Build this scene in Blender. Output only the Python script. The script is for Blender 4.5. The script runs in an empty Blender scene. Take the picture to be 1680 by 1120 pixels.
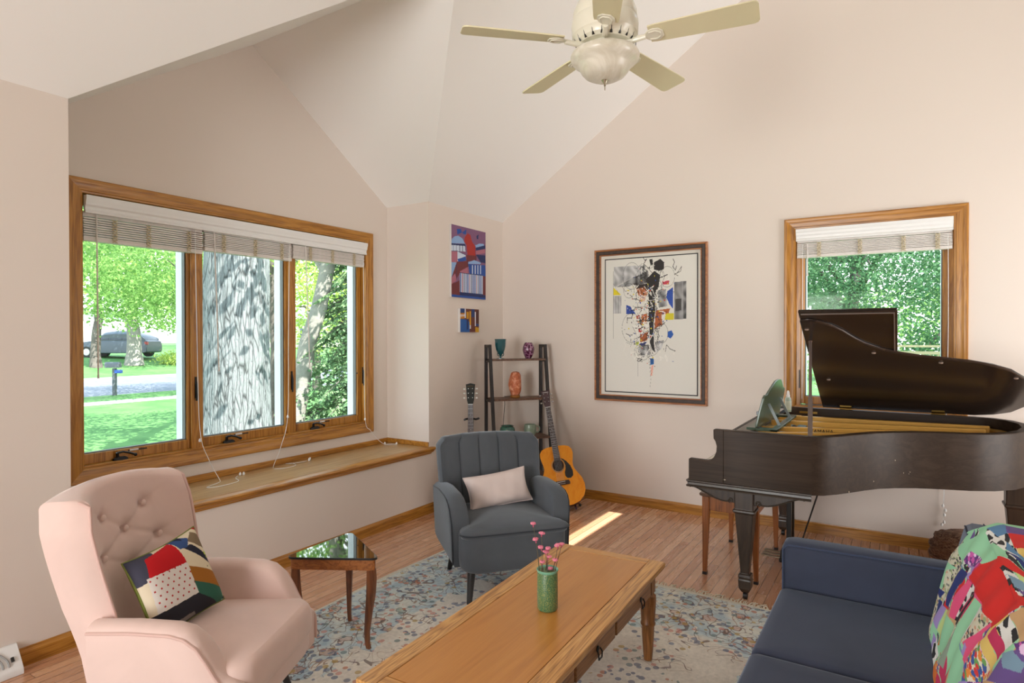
import bpy, bmesh, math, random
import numpy as np
from mathutils import Vector, Matrix, noise as mnoise

scene = bpy.context.scene
COL = scene.collection
PI = math.pi

# ------------------------------------------------------------------ camera
cd = bpy.data.cameras.new('camera')
cam = bpy.data.objects.new('camera', cd)
COL.objects.link(cam)
cd.sensor_width = 36.0
cd.lens = 36.0 * 1010.4 / 1680.0
cd.clip_start = 0.05
cd.clip_end = 400
_y, _p, _r = 0.5620, -0.0080, -0.0012
_R0 = Vector((math.cos(_y), math.sin(_y), 0)); _F0 = Vector((-math.sin(_y), math.cos(_y), 0)); _U0 = Vector((0, 0, 1))
_F = _F0 * math.cos(_p) + _U0 * math.sin(_p)
_U = _U0 * math.cos(_p) - _F0 * math.sin(_p)
_Rr = _R0 * math.cos(_r) + _U * math.sin(_r)
_Uu = _U * math.cos(_r) - _R0 * math.sin(_r)
cam.matrix_world = Matrix(((_Rr.x, _Uu.x, -_F.x, 0), (_Rr.y, _Uu.y, -_F.y, 0), (_Rr.z, _Uu.z, -_F.z, 1.5), (0, 0, 0, 1)))
scene.camera = cam

# ------------------------------------------------------------------ colour management
scene.view_settings.view_transform = 'Standard'
scene.view_settings.look = 'None'
scene.view_settings.gamma = 1.0
scene.view_settings.use_curve_mapping = False
scene.view_settings.exposure = 0.15
scene.cycles.use_denoising = True
scene.cycles.max_bounces = 8
scene.cycles.diffuse_bounces = 5
scene.cycles.transparent_max_bounces = 12
scene.cycles.sample_clamp_indirect = 6.0

# ------------------------------------------------------------------ sky
w = bpy.data.worlds.new('world')
scene.world = w
w.use_nodes = True
nt = w.node_tree
nt.nodes.clear()
wo = nt.nodes.new('ShaderNodeOutputWorld')
bg = nt.nodes.new('ShaderNodeBackground')
tc = nt.nodes.new('ShaderNodeTexCoord')
sp = nt.nodes.new('ShaderNodeSeparateXYZ')
rp = nt.nodes.new('ShaderNodeValToRGB')
rp.color_ramp.elements[0].position = 0.0
rp.color_ramp.elements[0].color = (0.93, 0.97, 1.0, 1)
rp.color_ramp.elements[1].position = 0.9
rp.color_ramp.elements[1].color = (0.52, 0.72, 1.0, 1)
nt.links.new(tc.outputs['Generated'], sp.inputs[0])
nt.links.new(sp.outputs['Z'], rp.inputs[0])
nt.links.new(rp.outputs[0], bg.inputs['Color'])
bg.inputs['Strength'].default_value = SKY = 4.0
nt.links.new(bg.outputs[0], wo.inputs[0])

# ------------------------------------------------------------------ sun and added fill lights out of view
SUN_EL, SUN_AZ = math.radians(50), math.radians(-7)
sdir = Vector((math.cos(SUN_EL) * math.cos(SUN_AZ), math.cos(SUN_EL) * math.sin(SUN_AZ), math.sin(SUN_EL)))
sl = bpy.data.lights.new('sun', 'SUN')
sl.energy = 15.0
sl.angle = math.radians(0.2)
sl.color = (1.0, 0.97, 0.92)
so = bpy.data.objects.new('sun', sl)
COL.objects.link(so)
so.rotation_euler = sdir.to_track_quat('Z', 'Y').to_euler()
so.location = sdir * 20

def area(name, loc, direction, sx, sy, power, color, spread=180):
    l = bpy.data.lights.new(name, 'AREA')
    l.shape = 'RECTANGLE'
    l.size = sx; l.size_y = sy
    l.energy = power
    l.color = color
    l.spread = math.radians(spread)
    o = bpy.data.objects.new(name, l)
    COL.objects.link(o)
    o.location = loc
    o.rotation_euler = (-Vector(direction)).to_track_quat('Z', 'Y').to_euler()
    return o

# unseen area lights added to brighten the room from behind and the right
area('rear_fill', (-1.7, -3.3, 1.35), (0.16, 1, 0.22), 1.5, 2.0, 76, (1.0, 0.98, 0.95), 130)
area('right_fill', (2.9, 4.0, 1.25), (-1, 0.40, 0.48), 1.9, 1.9, 62, (1.0, 0.99, 0.98), 112)

# ------------------------------------------------------------------ colour helpers
def lin(c):
    c = c / 255.0
    return c / 12.92 if c <= 0.04045 else ((c + 0.055) / 1.055) ** 2.4
def rgb(r, g, b):
    return (lin(r), lin(g), lin(b), 1.0)

class NT:
    def __init__(s, name):
        s.m = bpy.data.materials.new(name)
        s.m.use_nodes = True
        s.t = s.m.node_tree
        s.t.nodes.clear()
        s.out = s.n('ShaderNodeOutputMaterial')
        s.b = s.n('ShaderNodeBsdfPrincipled')
        s.l(s.b.outputs[0], s.out.inputs[0])
    def n(s, ty, **kw):
        nd = s.t.nodes.new(ty)
        for k, v in kw.items():
            setattr(nd, k, v)
        return nd
    def l(s, a, b):
        s.t.links.new(a, b)
    def put(s, inp, v):
        if hasattr(v, 'is_output'):
            s.l(v, inp)
        else:
            inp.default_value = v
    def coord(s, kind='Object', scale=(1, 1, 1), loc=(0, 0, 0), rot=(0, 0, 0)):
        t = s.n('ShaderNodeTexCoord')
        m = s.n('ShaderNodeMapping')
        m.inputs['Scale'].default_value = scale
        m.inputs['Location'].default_value = loc
        m.inputs['Rotation'].default_value = rot
        s.l(t.outputs[kind], m.inputs[0])
        return m.outputs[0]
    def noise(s, vec, scale, detail=4, rough=.5, dist=0.0):
        t = s.n('ShaderNodeTexNoise')
        s.l(vec, t.inputs['Vector'])
        t.inputs['Scale'].default_value = scale
        t.inputs['Detail'].default_value = detail
        t.inputs['Roughness'].default_value = rough
        t.inputs['Distortion'].default_value = dist
        return t.outputs[0]
    def voro(s, vec, scale, feature='F1', rnd=1.0):
        t = s.n('ShaderNodeTexVoronoi', feature=feature)
        s.l(vec, t.inputs['Vector'])
        t.inputs['Scale'].default_value = scale
        t.inputs['Randomness'].default_value = rnd
        return t
    def ramp(s, fac, stops, interp='LINEAR'):
        r = s.n('ShaderNodeValToRGB')
        r.color_ramp.interpolation = interp
        e = r.color_ramp.elements
        while len(e) < len(stops):
            e.new(0.5)
        for k, (p, c) in enumerate(stops):
            e[k].position = p
            e[k].color = c if len(c) == 4 else (*c, 1)
        s.put(r.inputs[0], fac)
        return r.outputs[0]
    def math(s, op, a, b=0.0, c=0.0):
        m = s.n('ShaderNodeMath', operation=op)
        s.put(m.inputs[0], a); s.put(m.inputs[1], b); s.put(m.inputs[2], c)
        return m.outputs[0]
    def mix(s, fac, a, b, mode='MIX'):
        m = s.n('ShaderNodeMix', data_type='RGBA', blend_type=mode)
        s.put(m.inputs[0], fac); s.put(m.inputs[6], a); s.put(m.inputs[7], b)
        return m.outputs[2]
    def sep(s, v):
        x = s.n('ShaderNodeSeparateXYZ'); s.l(v, x.inputs[0]); return x.outputs
    def comb(s, x, y, z=0.0):
        c = s.n('ShaderNodeCombineXYZ')
        s.put(c.inputs[0], x); s.put(c.inputs[1], y); s.put(c.inputs[2], z)
        return c.outputs[0]
    def bump(s, h, strength, dist=0.002):
        b = s.n('ShaderNodeBump')
        b.inputs['Strength'].default_value = strength
        b.inputs['Distance'].default_value = dist
        s.l(h, b.inputs['Height'])
        s.l(b.outputs[0], s.b.inputs['Normal'])
    def fin(s, color=None, rough=None, metal=None, **kw):
        if color is not None: s.put(s.b.inputs['Base Color'], color)
        if rough is not None: s.put(s.b.inputs['Roughness'], rough)
        if metal is not None: s.put(s.b.inputs['Metallic'], metal)
        for k, v in kw.items():
            s.put(s.b.inputs[k.replace('_', ' ')], v)
        return s.m

def plain(name, c, rough=.5, metal=0.0, var=0.0, vs=8.0, bump=0.0, bs=200.0, **kw):
    t = NT(name)
    col = c
    if var or bump:
        v = t.coord()
    if var:
        n = t.noise(v, vs, 3)
        d = (c[0] * (1 - var), c[1] * (1 - var), c[2] * (1 - var), 1)
        u = (min(1, c[0] * (1 + var)), min(1, c[1] * (1 + var)), min(1, c[2] * (1 + var)), 1)
        col = t.ramp(n, [(0.3, d), (0.7, u)])
    if bump:
        t.bump(t.noise(v, bs, 2), bump, 0.001)
    return t.fin(col, rough, metal, **kw)

def wood(name, dark, mid, light, axis='X', s=1.0, rough=.35, coat=.15, ring=1.0, spec=.5):
    """grain running along one local axis"""
    t = NT(name)
    a = {'X': (0.9, 14, 14), 'Y': (14, 0.9, 14), 'Z': (14, 14, 0.9)}[axis]
    f = {'X': (4, 220, 220), 'Y': (220, 4, 220), 'Z': (220, 220, 4)}[axis]
    v = t.coord(scale=tuple(k * s for k in a))
    v2 = t.coord(scale=tuple(k * s for k in f))
    n1 = t.noise(v, 1.3, 3, .55, 0.6)
    bands = t.math('FRACT', t.math('MULTIPLY', n1, 7.0 * ring))
    b2 = t.math('ABSOLUTE', t.math('SUBTRACT', bands, .5))
    fine = t.noise(v2, 1.0, 3, .6)
    h = t.math('ADD', t.math('MULTIPLY', b2, 0.9), t.math('MULTIPLY', fine, .65))
    col = t.ramp(h, [(0.18, dark), (0.5, mid), (0.85, light)])
    t.bump(fine, 0.12, 0.0006)
    return t.fin(col, rough, 0.0, Coat_Weight=coat, Coat_Roughness=.2, Specular_IOR_Level=spec)

def cloth(name, c, sheen=.35, var=.10, rough=.85, vs=5.0, bs=900.0, tint=None):
    t = NT(name)
    v = t.coord()
    n = t.noise(v, vs, 4, .6, .5)
    col = t.ramp(n, [(0.3, tuple(k * (1 - var) for k in c[:3])), (0.72, tuple(min(1, k * (1 + var)) for k in c[:3]))])
    t.bump(t.noise(v, bs, 1), .25, .0006)
    m = t.fin(col, rough, 0, Sheen_Weight=sheen, Sheen_Roughness=.4, Specular_IOR_Level=.25)
    if tint: t.b.inputs['Sheen Tint'].default_value = tint
    return m

def attr_mat(name, rough=.6, coat=0.0, fabric=False, spec=.4):
    t = NT(name)
    a = t.n('ShaderNodeVertexColor', layer_name='Col')
    if fabric:
        v = t.coord()
        t.bump(t.noise(v, 500, 2), .3, .0006)
    t.fin(None, rough, 0, Coat_Weight=coat, Specular_IOR_Level=spec)
    t.l(a.outputs[0], t.b.inputs['Base Color'])
    return t.m

# ------------------------------------------------------------------ mesh helpers
def unit(v): 
    v = Vector(v); return v.normalized()

class MB:
    def __init__(s):
        s.v = []; s.f = []; s.mi = []
        s.cur = 0
    def add(s, vs, fs):
        o = len(s.v)
        s.v += [tuple(p) for p in vs]
        for f in fs:
            s.f.append(tuple(i + o for i in f)); s.mi.append(s.cur)
        return s
    def box(s, x0, x1, y0, y1, z0, z1):
        v = [(x, y, z) for z in (z0, z1) for y in (y0, y1) for x in (x0, x1)]
        return s.add(v, [(0, 2, 3, 1), (4, 5, 7, 6), (0, 1, 5, 4), (2, 6, 7, 3), (0, 4, 6, 2), (1, 3, 7, 5)])
    def obox(s, c, ax, ay, az, hx, hy, hz):
        c = Vector(c); ax = unit(ax); ay = unit(ay); az = unit(az)
        v = [c + ax * (i * hx) + ay * (j * hy) + az * (k * hz) for k in (-1, 1) for j in (-1, 1) for i in (-1, 1)]
        return s.add(v, [(0, 2, 3, 1), (4, 5, 7, 6), (0, 1, 5, 4), (2, 6, 7, 3), (0, 4, 6, 2), (1, 3, 7, 5)])
    def bar(s, p0, p1, wx, wy, up=(0, 0, 1)):
        p0 = Vector(p0); p1 = Vector(p1)
        d = (p1 - p0); L = d.length; d.normalize()
        x = d.cross(Vector(up))
        if x.length < 1e-4: x = d.cross(Vector((0, 1, 0)))
        x.normalize(); y = x.cross(d)
        return s.obox((p0 + p1) / 2, x, y, d, wx / 2, wy / 2, L / 2)
    def loft(s, secs, closed=True, cap=True, loop=False):
        n = len(secs[0]); m = len(secs)
        vs = [p for q in secs for p in q]
        fs = []
        for a in range(m if loop else m - 1):
            b = (a + 1) % m
            for i in range(n if closed else n - 1):
                j = (i + 1) % n
                fs.append((a * n + i, a * n + j, b * n + j, b * n + i))
        if cap and closed and not loop:
            fs.append(tuple(range(n - 1, -1, -1)))
            fs.append(tuple(range((m - 1) * n, m * n)))
        return s.add(vs, fs)
    def tube(s, pts, r, n=8, cap=True, loop=False):
        pts = [Vector(p) for p in pts]
        m = len(pts)
        rs = r if isinstance(r, (list, tuple)) else [r] * m
        secs = []
        prev = None
        for i, p in enumerate(pts):
            if loop: d = pts[(i + 1) % m] - pts[i - 1]
            else: d = pts[min(i + 1, m - 1)] - pts[max(i - 1, 0)]
            if d.length < 1e-9: d = Vector((0, 0, 1))
            d.normalize()
            if prev is None:
                a = d.cross(Vector((0, 0, 1)))
                if a.length < 1e-3: a = d.cross(Vector((0, 1, 0)))
            else:
                a = prev - d * prev.dot(d)
            a.normalize(); prev = a
            b = d.cross(a)
            secs.append([p + (a * math.cos(2 * PI * k / n) + b * math.sin(2 * PI * k / n)) * rs[i] for k in range(n)])
        return s.loft(secs, True, cap, loop)
    def cyl(s, p0, p1, r0, r1=None, n=16):
        return s.tube([p0, p1], [r0, r0 if r1 is None else r1], n)
    def lathe(s, prof, c=(0, 0, 0), n=24, sx=1.0, sy=1.0, mod=None):
        c = Vector(c)
        secs = []
        for r, z in prof:
            ring = []
            for k in range(n):
                a = 2 * PI * k / n
                q = r * (mod(a, z) if mod else 1)
                ring.append(c + Vector((q * math.cos(a) * sx, q * math.sin(a) * sy, z)))
            secs.append(ring)
        return s.loft(secs)
    def prism(s, poly, d0, d1, fn):
        """polygon of 2-D points extruded between depths d0 and d1; fn(a, b, d) -> point"""
        return s.loft([[fn(a, b, d0) for a, b in poly], [fn(a, b, d1) for a, b in poly]])
    def ball(s, c, rx, ry=None, rz=None, n=12, m=8):
        ry = rx if ry is None else ry; rz = rx if rz is None else rz
        c = Vector(c)
        secs = []
        for i in range(m + 1):
            t = -PI / 2 + PI * i / m
            q = max(math.cos(t), 0.02)
            secs.append([c + Vector((rx * q * math.cos(2 * PI * k / n), ry * q * math.sin(2 * PI * k / n), rz * math.sin(t))) for k in range(n)])
        return s.loft(secs)
    def grid(s, fn, nu, nv):
        vs = [fn(i / nu, j / nv) for j in range(nv + 1) for i in range(nu + 1)]
        fs = [(j * (nu + 1) + i, j * (nu + 1) + i + 1, (j + 1) * (nu + 1) + i + 1, (j + 1) * (nu + 1) + i) for j in range(nv) for i in range(nu)]
        return s.add(vs, fs)
    def build(s, name, mats, parent=None, bevel=0.0, seg=2, sub=0, smooth=40, kind=None, label=None):
        me = bpy.data.meshes.new(name)
        me.from_pydata(s.v, [], s.f)
        if not isinstance(mats, (list, tuple)): mats = [mats]
        for m in mats: me.materials.append(m)
        if len(mats) > 1: me.polygons.foreach_set('material_index', s.mi)
        me.validate()
        bm = bmesh.new(); bm.from_mesh(me)
        bmesh.ops.remove_doubles(bm, verts=bm.verts, dist=1e-5)
        bmesh.ops.recalc_face_normals(bm, faces=bm.faces)
        bm.to_mesh(me); bm.free()
        if smooth:
            me.polygons.foreach_set('use_smooth', [True] * len(me.polygons))
            me.set_sharp_from_angle(angle=math.radians(smooth))
        o = bpy.data.objects.new(name, me)
        COL.objects.link(o)
        if parent is not None: o.parent = parent
        if bevel:
            b = o.modifiers.new('bevel', 'BEVEL'); b.width = bevel; b.segments = seg
            b.limit_method = 'ANGLE'; b.angle_limit = math.radians(35)
            if smooth: b.harden_normals = False
        if sub:
            u = o.modifiers.new('sub', 'SUBSURF'); u.levels = sub; u.render_levels = sub
            me.polygons.foreach_set('use_smooth', [True] * len(me.polygons))
        if kind: o['kind'] = kind
        if label: o['label'] = label
        return o

def thing(name, label, cat, loc=(0, 0, 0), rotz=0.0, group=None, kind=None):
    o = bpy.data.objects.new(name, None)
    o.empty_display_size = 0.1
    COL.objects.link(o)
    o.location = loc; o.rotation_euler = (0, 0, rotz)
    if label: o['label'] = label
    if cat: o['category'] = cat
    if group: o['group'] = group
    if kind: o['kind'] = kind
    return o
def tag(o, label, cat, group=None):
    o['label'] = label; o['category'] = cat
    if group: o['group'] = group
    return o

def rrect(w, h, r, n=5, cx=0.0, cy=0.0):
    """rounded rectangle outline, centred"""
    pts = []
    for (sx, sy, a0) in ((1, 1, 0), (-1, 1, PI / 2), (-1, -1, PI), (1, -1, 1.5 * PI)):
        for k in range(n):
            a = a0 + PI / 2 * k / (n - 1)
            pts.append((cx + sx * (w / 2 - r) + r * math.cos(a), cy + sy * (h / 2 - r) + r * math.sin(a)))
    return pts

def frame_ring(mb, prof, a0, a1, b0, b1, fn):
    """moulding around a rectangular opening; prof = (outward offset, protrusion)"""
    secs = []
    for (ca, cb, sa, sb) in ((a0, b0, -1, -1), (a1, b0, 1, -1), (a1, b1, 1, 1), (a0, b1, -1, 1)):
        secs.append([fn(ca + sa * o, cb + sb * o, d) for o, d in prof])
    mb.loft(secs, True, False, True)

def attr_grid(name, arr, fn, mat_, parent=None):
    """arr[rows, cols, 3] linear colours, row 0 at the top; fn(u, v) -> point with v=0 at the bottom"""
    H, W = arr.shape[:2]
    vs = [fn(i / W, j / H) for j in range(H + 1) for i in range(W + 1)]
    fs = [(j * (W + 1) + i, j * (W + 1) + i + 1, (j + 1) * (W + 1) + i + 1, (j + 1) * (W + 1) + i) for j in range(H) for i in range(W)]
    me = bpy.data.meshes.new(name)
    me.from_pydata(vs, [], fs)
    ca = me.color_attributes.new('Col', 'FLOAT_COLOR', 'CORNER')
    c = np.ones((H, W, 4), dtype=np.float32)
    c[:, :, :3] = arr[::-1]
    ca.data.foreach_set('color', np.repeat(c.reshape(-1, 4), 4, axis=0).ravel())
    me.materials.append(mat_)
    me.polygons.foreach_set('use_smooth', [True] * len(me.polygons))
    o = bpy.data.objects.new(name, me)
    COL.objects.link(o)
    if parent is not None: o.parent = parent
    return o

def text_mesh(name, s, size, mat_, M, parent=None, extrude=.0005):
    cu = bpy.data.curves.new(name, 'FONT')
    cu.body = s; cu.size = size; cu.align_x = 'CENTER'; cu.align_y = 'CENTER'; cu.extrude = extrude
    tmp = bpy.data.objects.new(name, cu)
    COL.objects.link(tmp)
    bpy.context.view_layer.update()
    me = bpy.data.meshes.new_from_object(tmp)
    bpy.data.objects.remove(tmp)
    me.transform(M)
    me.materials.clear(); me.materials.append(mat_)
    o = bpy.data.objects.new(name, me)
    COL.objects.link(o)
    if parent is not None: o.parent = parent
    return o

class Art:
    """a small raster of flat colours in 0..1000 x 0..1000 coordinates, origin top left"""
    def __init__(s, W, H, c):
        s.W, s.H = W, H
        s.a = np.zeros((H, W, 3)); s.a[:] = c[:3]
        y, x = np.mgrid[0:H, 0:W]
        s.x = (x + .5) / W * 1000; s.y = (y + .5) / H * 1000
        s.rng = np.random.RandomState(5)
    def put(s, m, c, al=1.0):
        s.a[m] = s.a[m] * (1 - al) + np.array(c[:3]) * al
    def inside(s, P):
        m = np.zeros(s.x.shape, bool)
        n = len(P)
        for i in range(n):
            x0, y0 = P[i]; x1, y1 = P[(i + 1) % n]
            if y0 == y1: continue
            c = ((s.y >= min(y0, y1)) & (s.y < max(y0, y1)))
            xi = x0 + (s.y - y0) * (x1 - x0) / (y1 - y0)
            m ^= c & (s.x < xi)
        return m
    def poly(s, P, c, al=1.0):
        s.put(s.inside(P), c, al)
    def line(s, P, c, w=4, al=1.0, asp=1.0):
        for (x0, y0), (x1, y1) in zip(P[:-1], P[1:]):
            dx, dy = x1 - x0, (y1 - y0) * asp
            L2 = dx * dx + dy * dy + 1e-9
            t = np.clip(((s.x - x0) * dx + (s.y - y0) * asp * dy) / L2, 0, 1)
            d = np.hypot(s.x - x0 - t * dx, (s.y - y0) * asp - t * dy)
            s.put(d < w / 2, c, al)
    def ell(s, cx, cy, rx, ry, c, al=1.0, ring=None):
        d = np.hypot((s.x - cx) / rx, (s.y - cy) / ry)
        s.put((np.abs(d - 1) < ring) if ring else (d < 1), c, al)
    def speck(s, m, cols, density, rad):
        """random dots of several colours inside mask m"""
        ys, xs = np.nonzero(m)
        if len(xs) == 0: return
        k = max(1, int(len(xs) * density))
        for q in s.rng.choice(len(xs), k):
            cx, cy = s.x[ys[q], xs[q]], s.y[ys[q], xs[q]]
            d = np.hypot(s.x - cx, (s.y - cy)) < rad * s.rng.uniform(.5, 1.3)
            s.put(d & m, cols[s.rng.randint(len(cols))])

# ================================================================== materials
M = {}
M['wall'] = plain('wall_paint', rgb(222, 211, 201), .62, bump=.06, bs=240, Specular_IOR_Level=.3)
M['ceil'] = plain('ceiling_paint', rgb(240, 238, 234), .75, bump=.08, bs=160, Specular_IOR_Level=.2)
OD, OM, OL = rgb(124, 77, 20), rgb(166, 110, 36), rgb(190, 134, 54)
M['oak_x'] = wood('oak_trim_x', OD, OM, OL, 'X', 1.5, .35, .15, .6)
M['oak_y'] = wood('oak_trim_y', OD, OM, OL, 'Y', 1.5, .35, .15, .6)
M['oak_z'] = wood('oak_trim_z', OD, OM, OL, 'Z', 1.5, .35, .15, .6)
M['seat_board'] = wood('window_seat_board', rgb(150, 112, 66), rgb(176, 138, 88), rgb(192, 158, 108), 'Y', .7, .3, .2)
M['white'] = plain('white_plastic', rgb(232, 232, 230), .4)
M['vinyl'] = plain('white_vinyl', rgb(222, 228, 232), .5)
M['slat'] = plain('blind_slat', rgb(222, 216, 210), .55, var=.05)
M['tape'] = plain('blind_cord', rgb(198, 184, 150), .8)
M['dark'] = plain('dark_metal', rgb(40, 38, 38), .4, .6)
M['black'] = plain('black_plastic', rgb(22, 22, 22), .45)
M['grey_gasket'] = plain('grey_gasket', rgb(110, 112, 112), .6)
M['brass'] = plain('brass', rgb(150, 120, 60), .35, .9)
M['steel'] = plain('steel', rgb(190, 190, 190), .3, .9)

def glass_mat(nm='window_glass', tint=(.97, .985, .975, 1)):
    t = NT(nm)
    t.t.nodes.remove(t.b)
    tr = t.n('ShaderNodeBsdfTransparent'); tr.inputs[0].default_value = tint
    gl = t.n('ShaderNodeBsdfGlossy'); gl.inputs['Roughness'].default_value = .02
    fr = t.n('ShaderNodeFresnel'); fr.inputs[0].default_value = 1.4
    f2 = t.math('MULTIPLY', fr.outputs[0], .2)
    mx = t.n('ShaderNodeMixShader')
    t.l(f2, mx.inputs[0]); t.l(tr.outputs[0], mx.inputs[1]); t.l(gl.outputs[0], mx.inputs[2]); t.l(mx.outputs[0], t.out.inputs[0])
    return t.m
M['glass'] = glass_mat()
M['clear'] = glass_mat('picture_glazing', (1, 1, 1, 1))

def floor_mat():
    t = NT('oak_strip_floor')
    v = t.coord()
    x, y, z = t.sep(v)
    W = .0585
    fx = t.math('DIVIDE', x, W)
    row = t.math('FLOOR', fx)
    wn = t.n('ShaderNodeTexWhiteNoise', noise_dimensions='1D'); t.l(row, wn.inputs['W'])
    fy = t.math('ADD', t.math('DIVIDE', y, .95), t.math('MULTIPLY', wn.outputs[0], 7.3))
    pl = t.math('FLOOR', fy)
    wn2 = t.n('ShaderNodeTexWhiteNoise', noise_dimensions='2D'); t.l(t.comb(row, pl), wn2.inputs['Vector'])
    rnd = wn2.outputs[0]
    gv = t.comb(t.math('ADD', t.math('MULTIPLY', x, 16), t.math('MULTIPLY', rnd, 40)), t.math('MULTIPLY', y, 1.3), t.math('MULTIPLY', rnd, 9))
    g = t.noise(gv, 1.6, 4, .6, .8)
    g2 = t.math('ABSOLUTE', t.math('SUBTRACT', t.math('FRACT', t.math('MULTIPLY', g, 5)), .5))
    fine = t.noise(t.comb(t.math('MULTIPLY', x, 260), t.math('MULTIPLY', y, 5)), 1, 2, .6)
    base = t.ramp(rnd, [(0, rgb(186, 134, 102)), (.3, rgb(206, 158, 124)), (.6, rgb(214, 168, 134)), (.85, rgb(194, 144, 108)), (1, rgb(220, 176, 142))])
    gr = t.ramp(t.math('ADD', t.math('MULTIPLY', g2, .8), t.math('MULTIPLY', fine, .4)), [(.1, (.90, .87, .84, 1)), (.6, (1.02, 1.01, 1.0, 1))])
    col = t.mix(.75, base, gr, 'MULTIPLY')
    ex = t.math('ABSOLUTE', t.math('SUBTRACT', t.math('FRACT', fx), .5))
    ey = t.math('ABSOLUTE', t.math('SUBTRACT', t.math('FRACT', fy), .5))
    gap = t.math('MAXIMUM', t.math('GREATER_THAN', ex, .468), t.math('GREATER_THAN', ey, .4985))
    col = t.mix(t.math('MULTIPLY', gap, .85), col, rgb(84, 50, 30))
    b = t.math('SUBTRACT', t.math('MULTIPLY', fine, .2), gap)
    t.bump(b, .25, .001)
    return t.fin(col, t.math('ADD', .2, t.math('MULTIPLY', g, .14)), 0, Coat_Weight=.35, Coat_Roughness=.16)
M['floor'] = floor_mat()

# ================================================================== room shell
XL, XW, YB, XR, YF = -3.385, -3.863, 5.2, 2.985, -3.4
Y1, Y2 = 1.376, 4.048
ZE, SL = 2.645, 0.68
XRG = -0.20
ZRG = ZE + SL * (XRG - XL)
YC = (Y1 + Y2) / 2
T = YC - Y1
ZA = ZE + SL * T
def zroof(x): return ZE + SL * (x - XL) if x < XRG else ZRG - SL * (x - XRG)

def S(o): 
    o['kind'] = 'structure'; return o

mb = MB(); mb.box(XL - .16, XR + .2, YF - .2, YB + .16, -.12, 0)
S(mb.build('floor', M['floor'], smooth=0))

# back wall with its window opening
fy_ = lambda a, b, d: (a, YB + d, b)
mb = MB()
ox0, ox1, oz0, oz1 = -.700, .330, .950, 2.345
mb.prism([(XL, 0), (ox0, 0), (ox0, zroof(ox0)), (XRG, ZRG), (XL, ZE)], 0, .16, fy_)
mb.prism([(ox1, 0), (XR, 0), (XR, zroof(XR)), (ox1, zroof(ox1))], 0, .16, fy_)
mb.prism([(ox0, oz1), (ox1, oz1), (ox1, zroof(ox1)), (ox0, zroof(ox0))], 0, .16, fy_)
mb.prism([(ox0, 0), (ox1, 0), (ox1, oz0), (ox0, oz0)], 0, .16, fy_)
S(mb.build('wall_back', M['wall'], smooth=0))

mb = MB()
mb.box(XL - .16, XL, Y2, YB + .16, 0, ZE)
mb.box(XL - .16, XL, Y1, Y2, 0, .53)
mb.box(XL - .16, XL, YF, Y1, 0, ZE)
S(mb.build('wall_left', M['wall'], smooth=0))

fx_ = lambda a, b, d: (XW - d, a, b)
by0, by1, bz0, bz1 = 1.615, 3.797, .745, 2.322
mb = MB()
zg = lambda y: ZE + SL * (T - abs(y - YC))
mb.prism([(Y1, 0), (by0, 0), (by0, zg(by0)), (Y1, ZE)], 0, .16, fx_)
mb.prism([(by1, 0), (Y2, 0), (Y2, ZE), (by1, zg(by1))], 0, .16, fx_)
mb.prism([(by0, bz1), (by1, bz1), (by1, zg(by1)), (YC, ZA), (by0, zg(by0))], 0, .16, fx_)
mb.prism([(by0, 0), (by1, 0), (by1, bz0), (by0, bz0)], 0, .16, fx_)
mb.box(XW - .16, XL - .16, Y2, Y2 + .15, 0, ZE)
mb.box(XW - .16, XL - .16, Y1 - .15, Y1, 0, ZE)
S(mb.build('wall_bay', M['wall'], smooth=0))

mb = MB(); mb.box(XR, XR + .16, YF, YB + .16, 0, zroof(XR))
S(mb.build('wall_right', M['wall'], smooth=0))
# wall behind the camera, open to the next room
mb = MB()
ff = lambda a, b, d: (a, YF - d, b)
mb.prism([(XL, 0), (-2.5, 0), (-2.5, zroof(-2.5)), (XL, ZE)], 0, .16, ff)
mb.prism([(-.1, 0), (XR, 0), (XR, zroof(XR)), (-.1, zroof(-.1))], 0, .16, ff)
mb.prism([(-2.5, 2.4), (-.1, 2.4), (-.1, zroof(-.1)), (XRG, ZRG), (-2.5, zroof(-2.5))], 0, .16, ff)
S(mb.build('wall_front', M['wall'], smooth=0))

# vaulted ceiling with the cross gable over the window bay
mb = MB()
AP = (XL + T, YC, ZA)
mb.add([(XL, YF, ZE), (XL, Y1, ZE), AP, (XRG, YC, ZRG), (XRG, YF, ZRG)], [(0, 1, 2, 3, 4)])
mb.add([(XL, Y2, ZE), (XL, YB, ZE), (XRG, YB, ZRG), (XRG, YC, ZRG), AP], [(0, 1, 2, 3, 4)])
# right slope with an unseen narrow slit added to cast the floor's sun patch
def hole(px, py):
    tt = (ZRG - SL * (px - XRG)) / (sdir.z / sdir.x + SL)
    return (px + tt, py + tt * sdir.y / sdir.x, ZRG - SL * (px + tt - XRG))
h00, h10, h11, h01 = hole(-2.105, 3.70), hole(-1.982, 3.70), hole(-1.982, 4.90), hole(-2.105, 4.90)
zr = zroof(XR)
mb.add([(XRG, YF, ZRG), (XR, YF, zr), (XR, YB, zr), (XRG, YB, ZRG), h00, h10, h11, h01],
       [(0, 1, 5, 4), (1, 2, 6, 5), (2, 3, 7, 6), (3, 0, 4, 7)])
S(mb.build('ceiling', M['ceil'], smooth=0))
mb = MB()
mb.add([(XW, Y1, ZE), (XL, Y1, ZE), AP, (XW, YC, ZA)], [(0, 1, 2, 3)])
mb.add([(XW, Y2, ZE), (XL, Y2, ZE), AP, (XW, YC, ZA)], [(0, 1, 2, 3)])
S(mb.build('ceiling_bay', M['ceil'], smooth=0))

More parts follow.
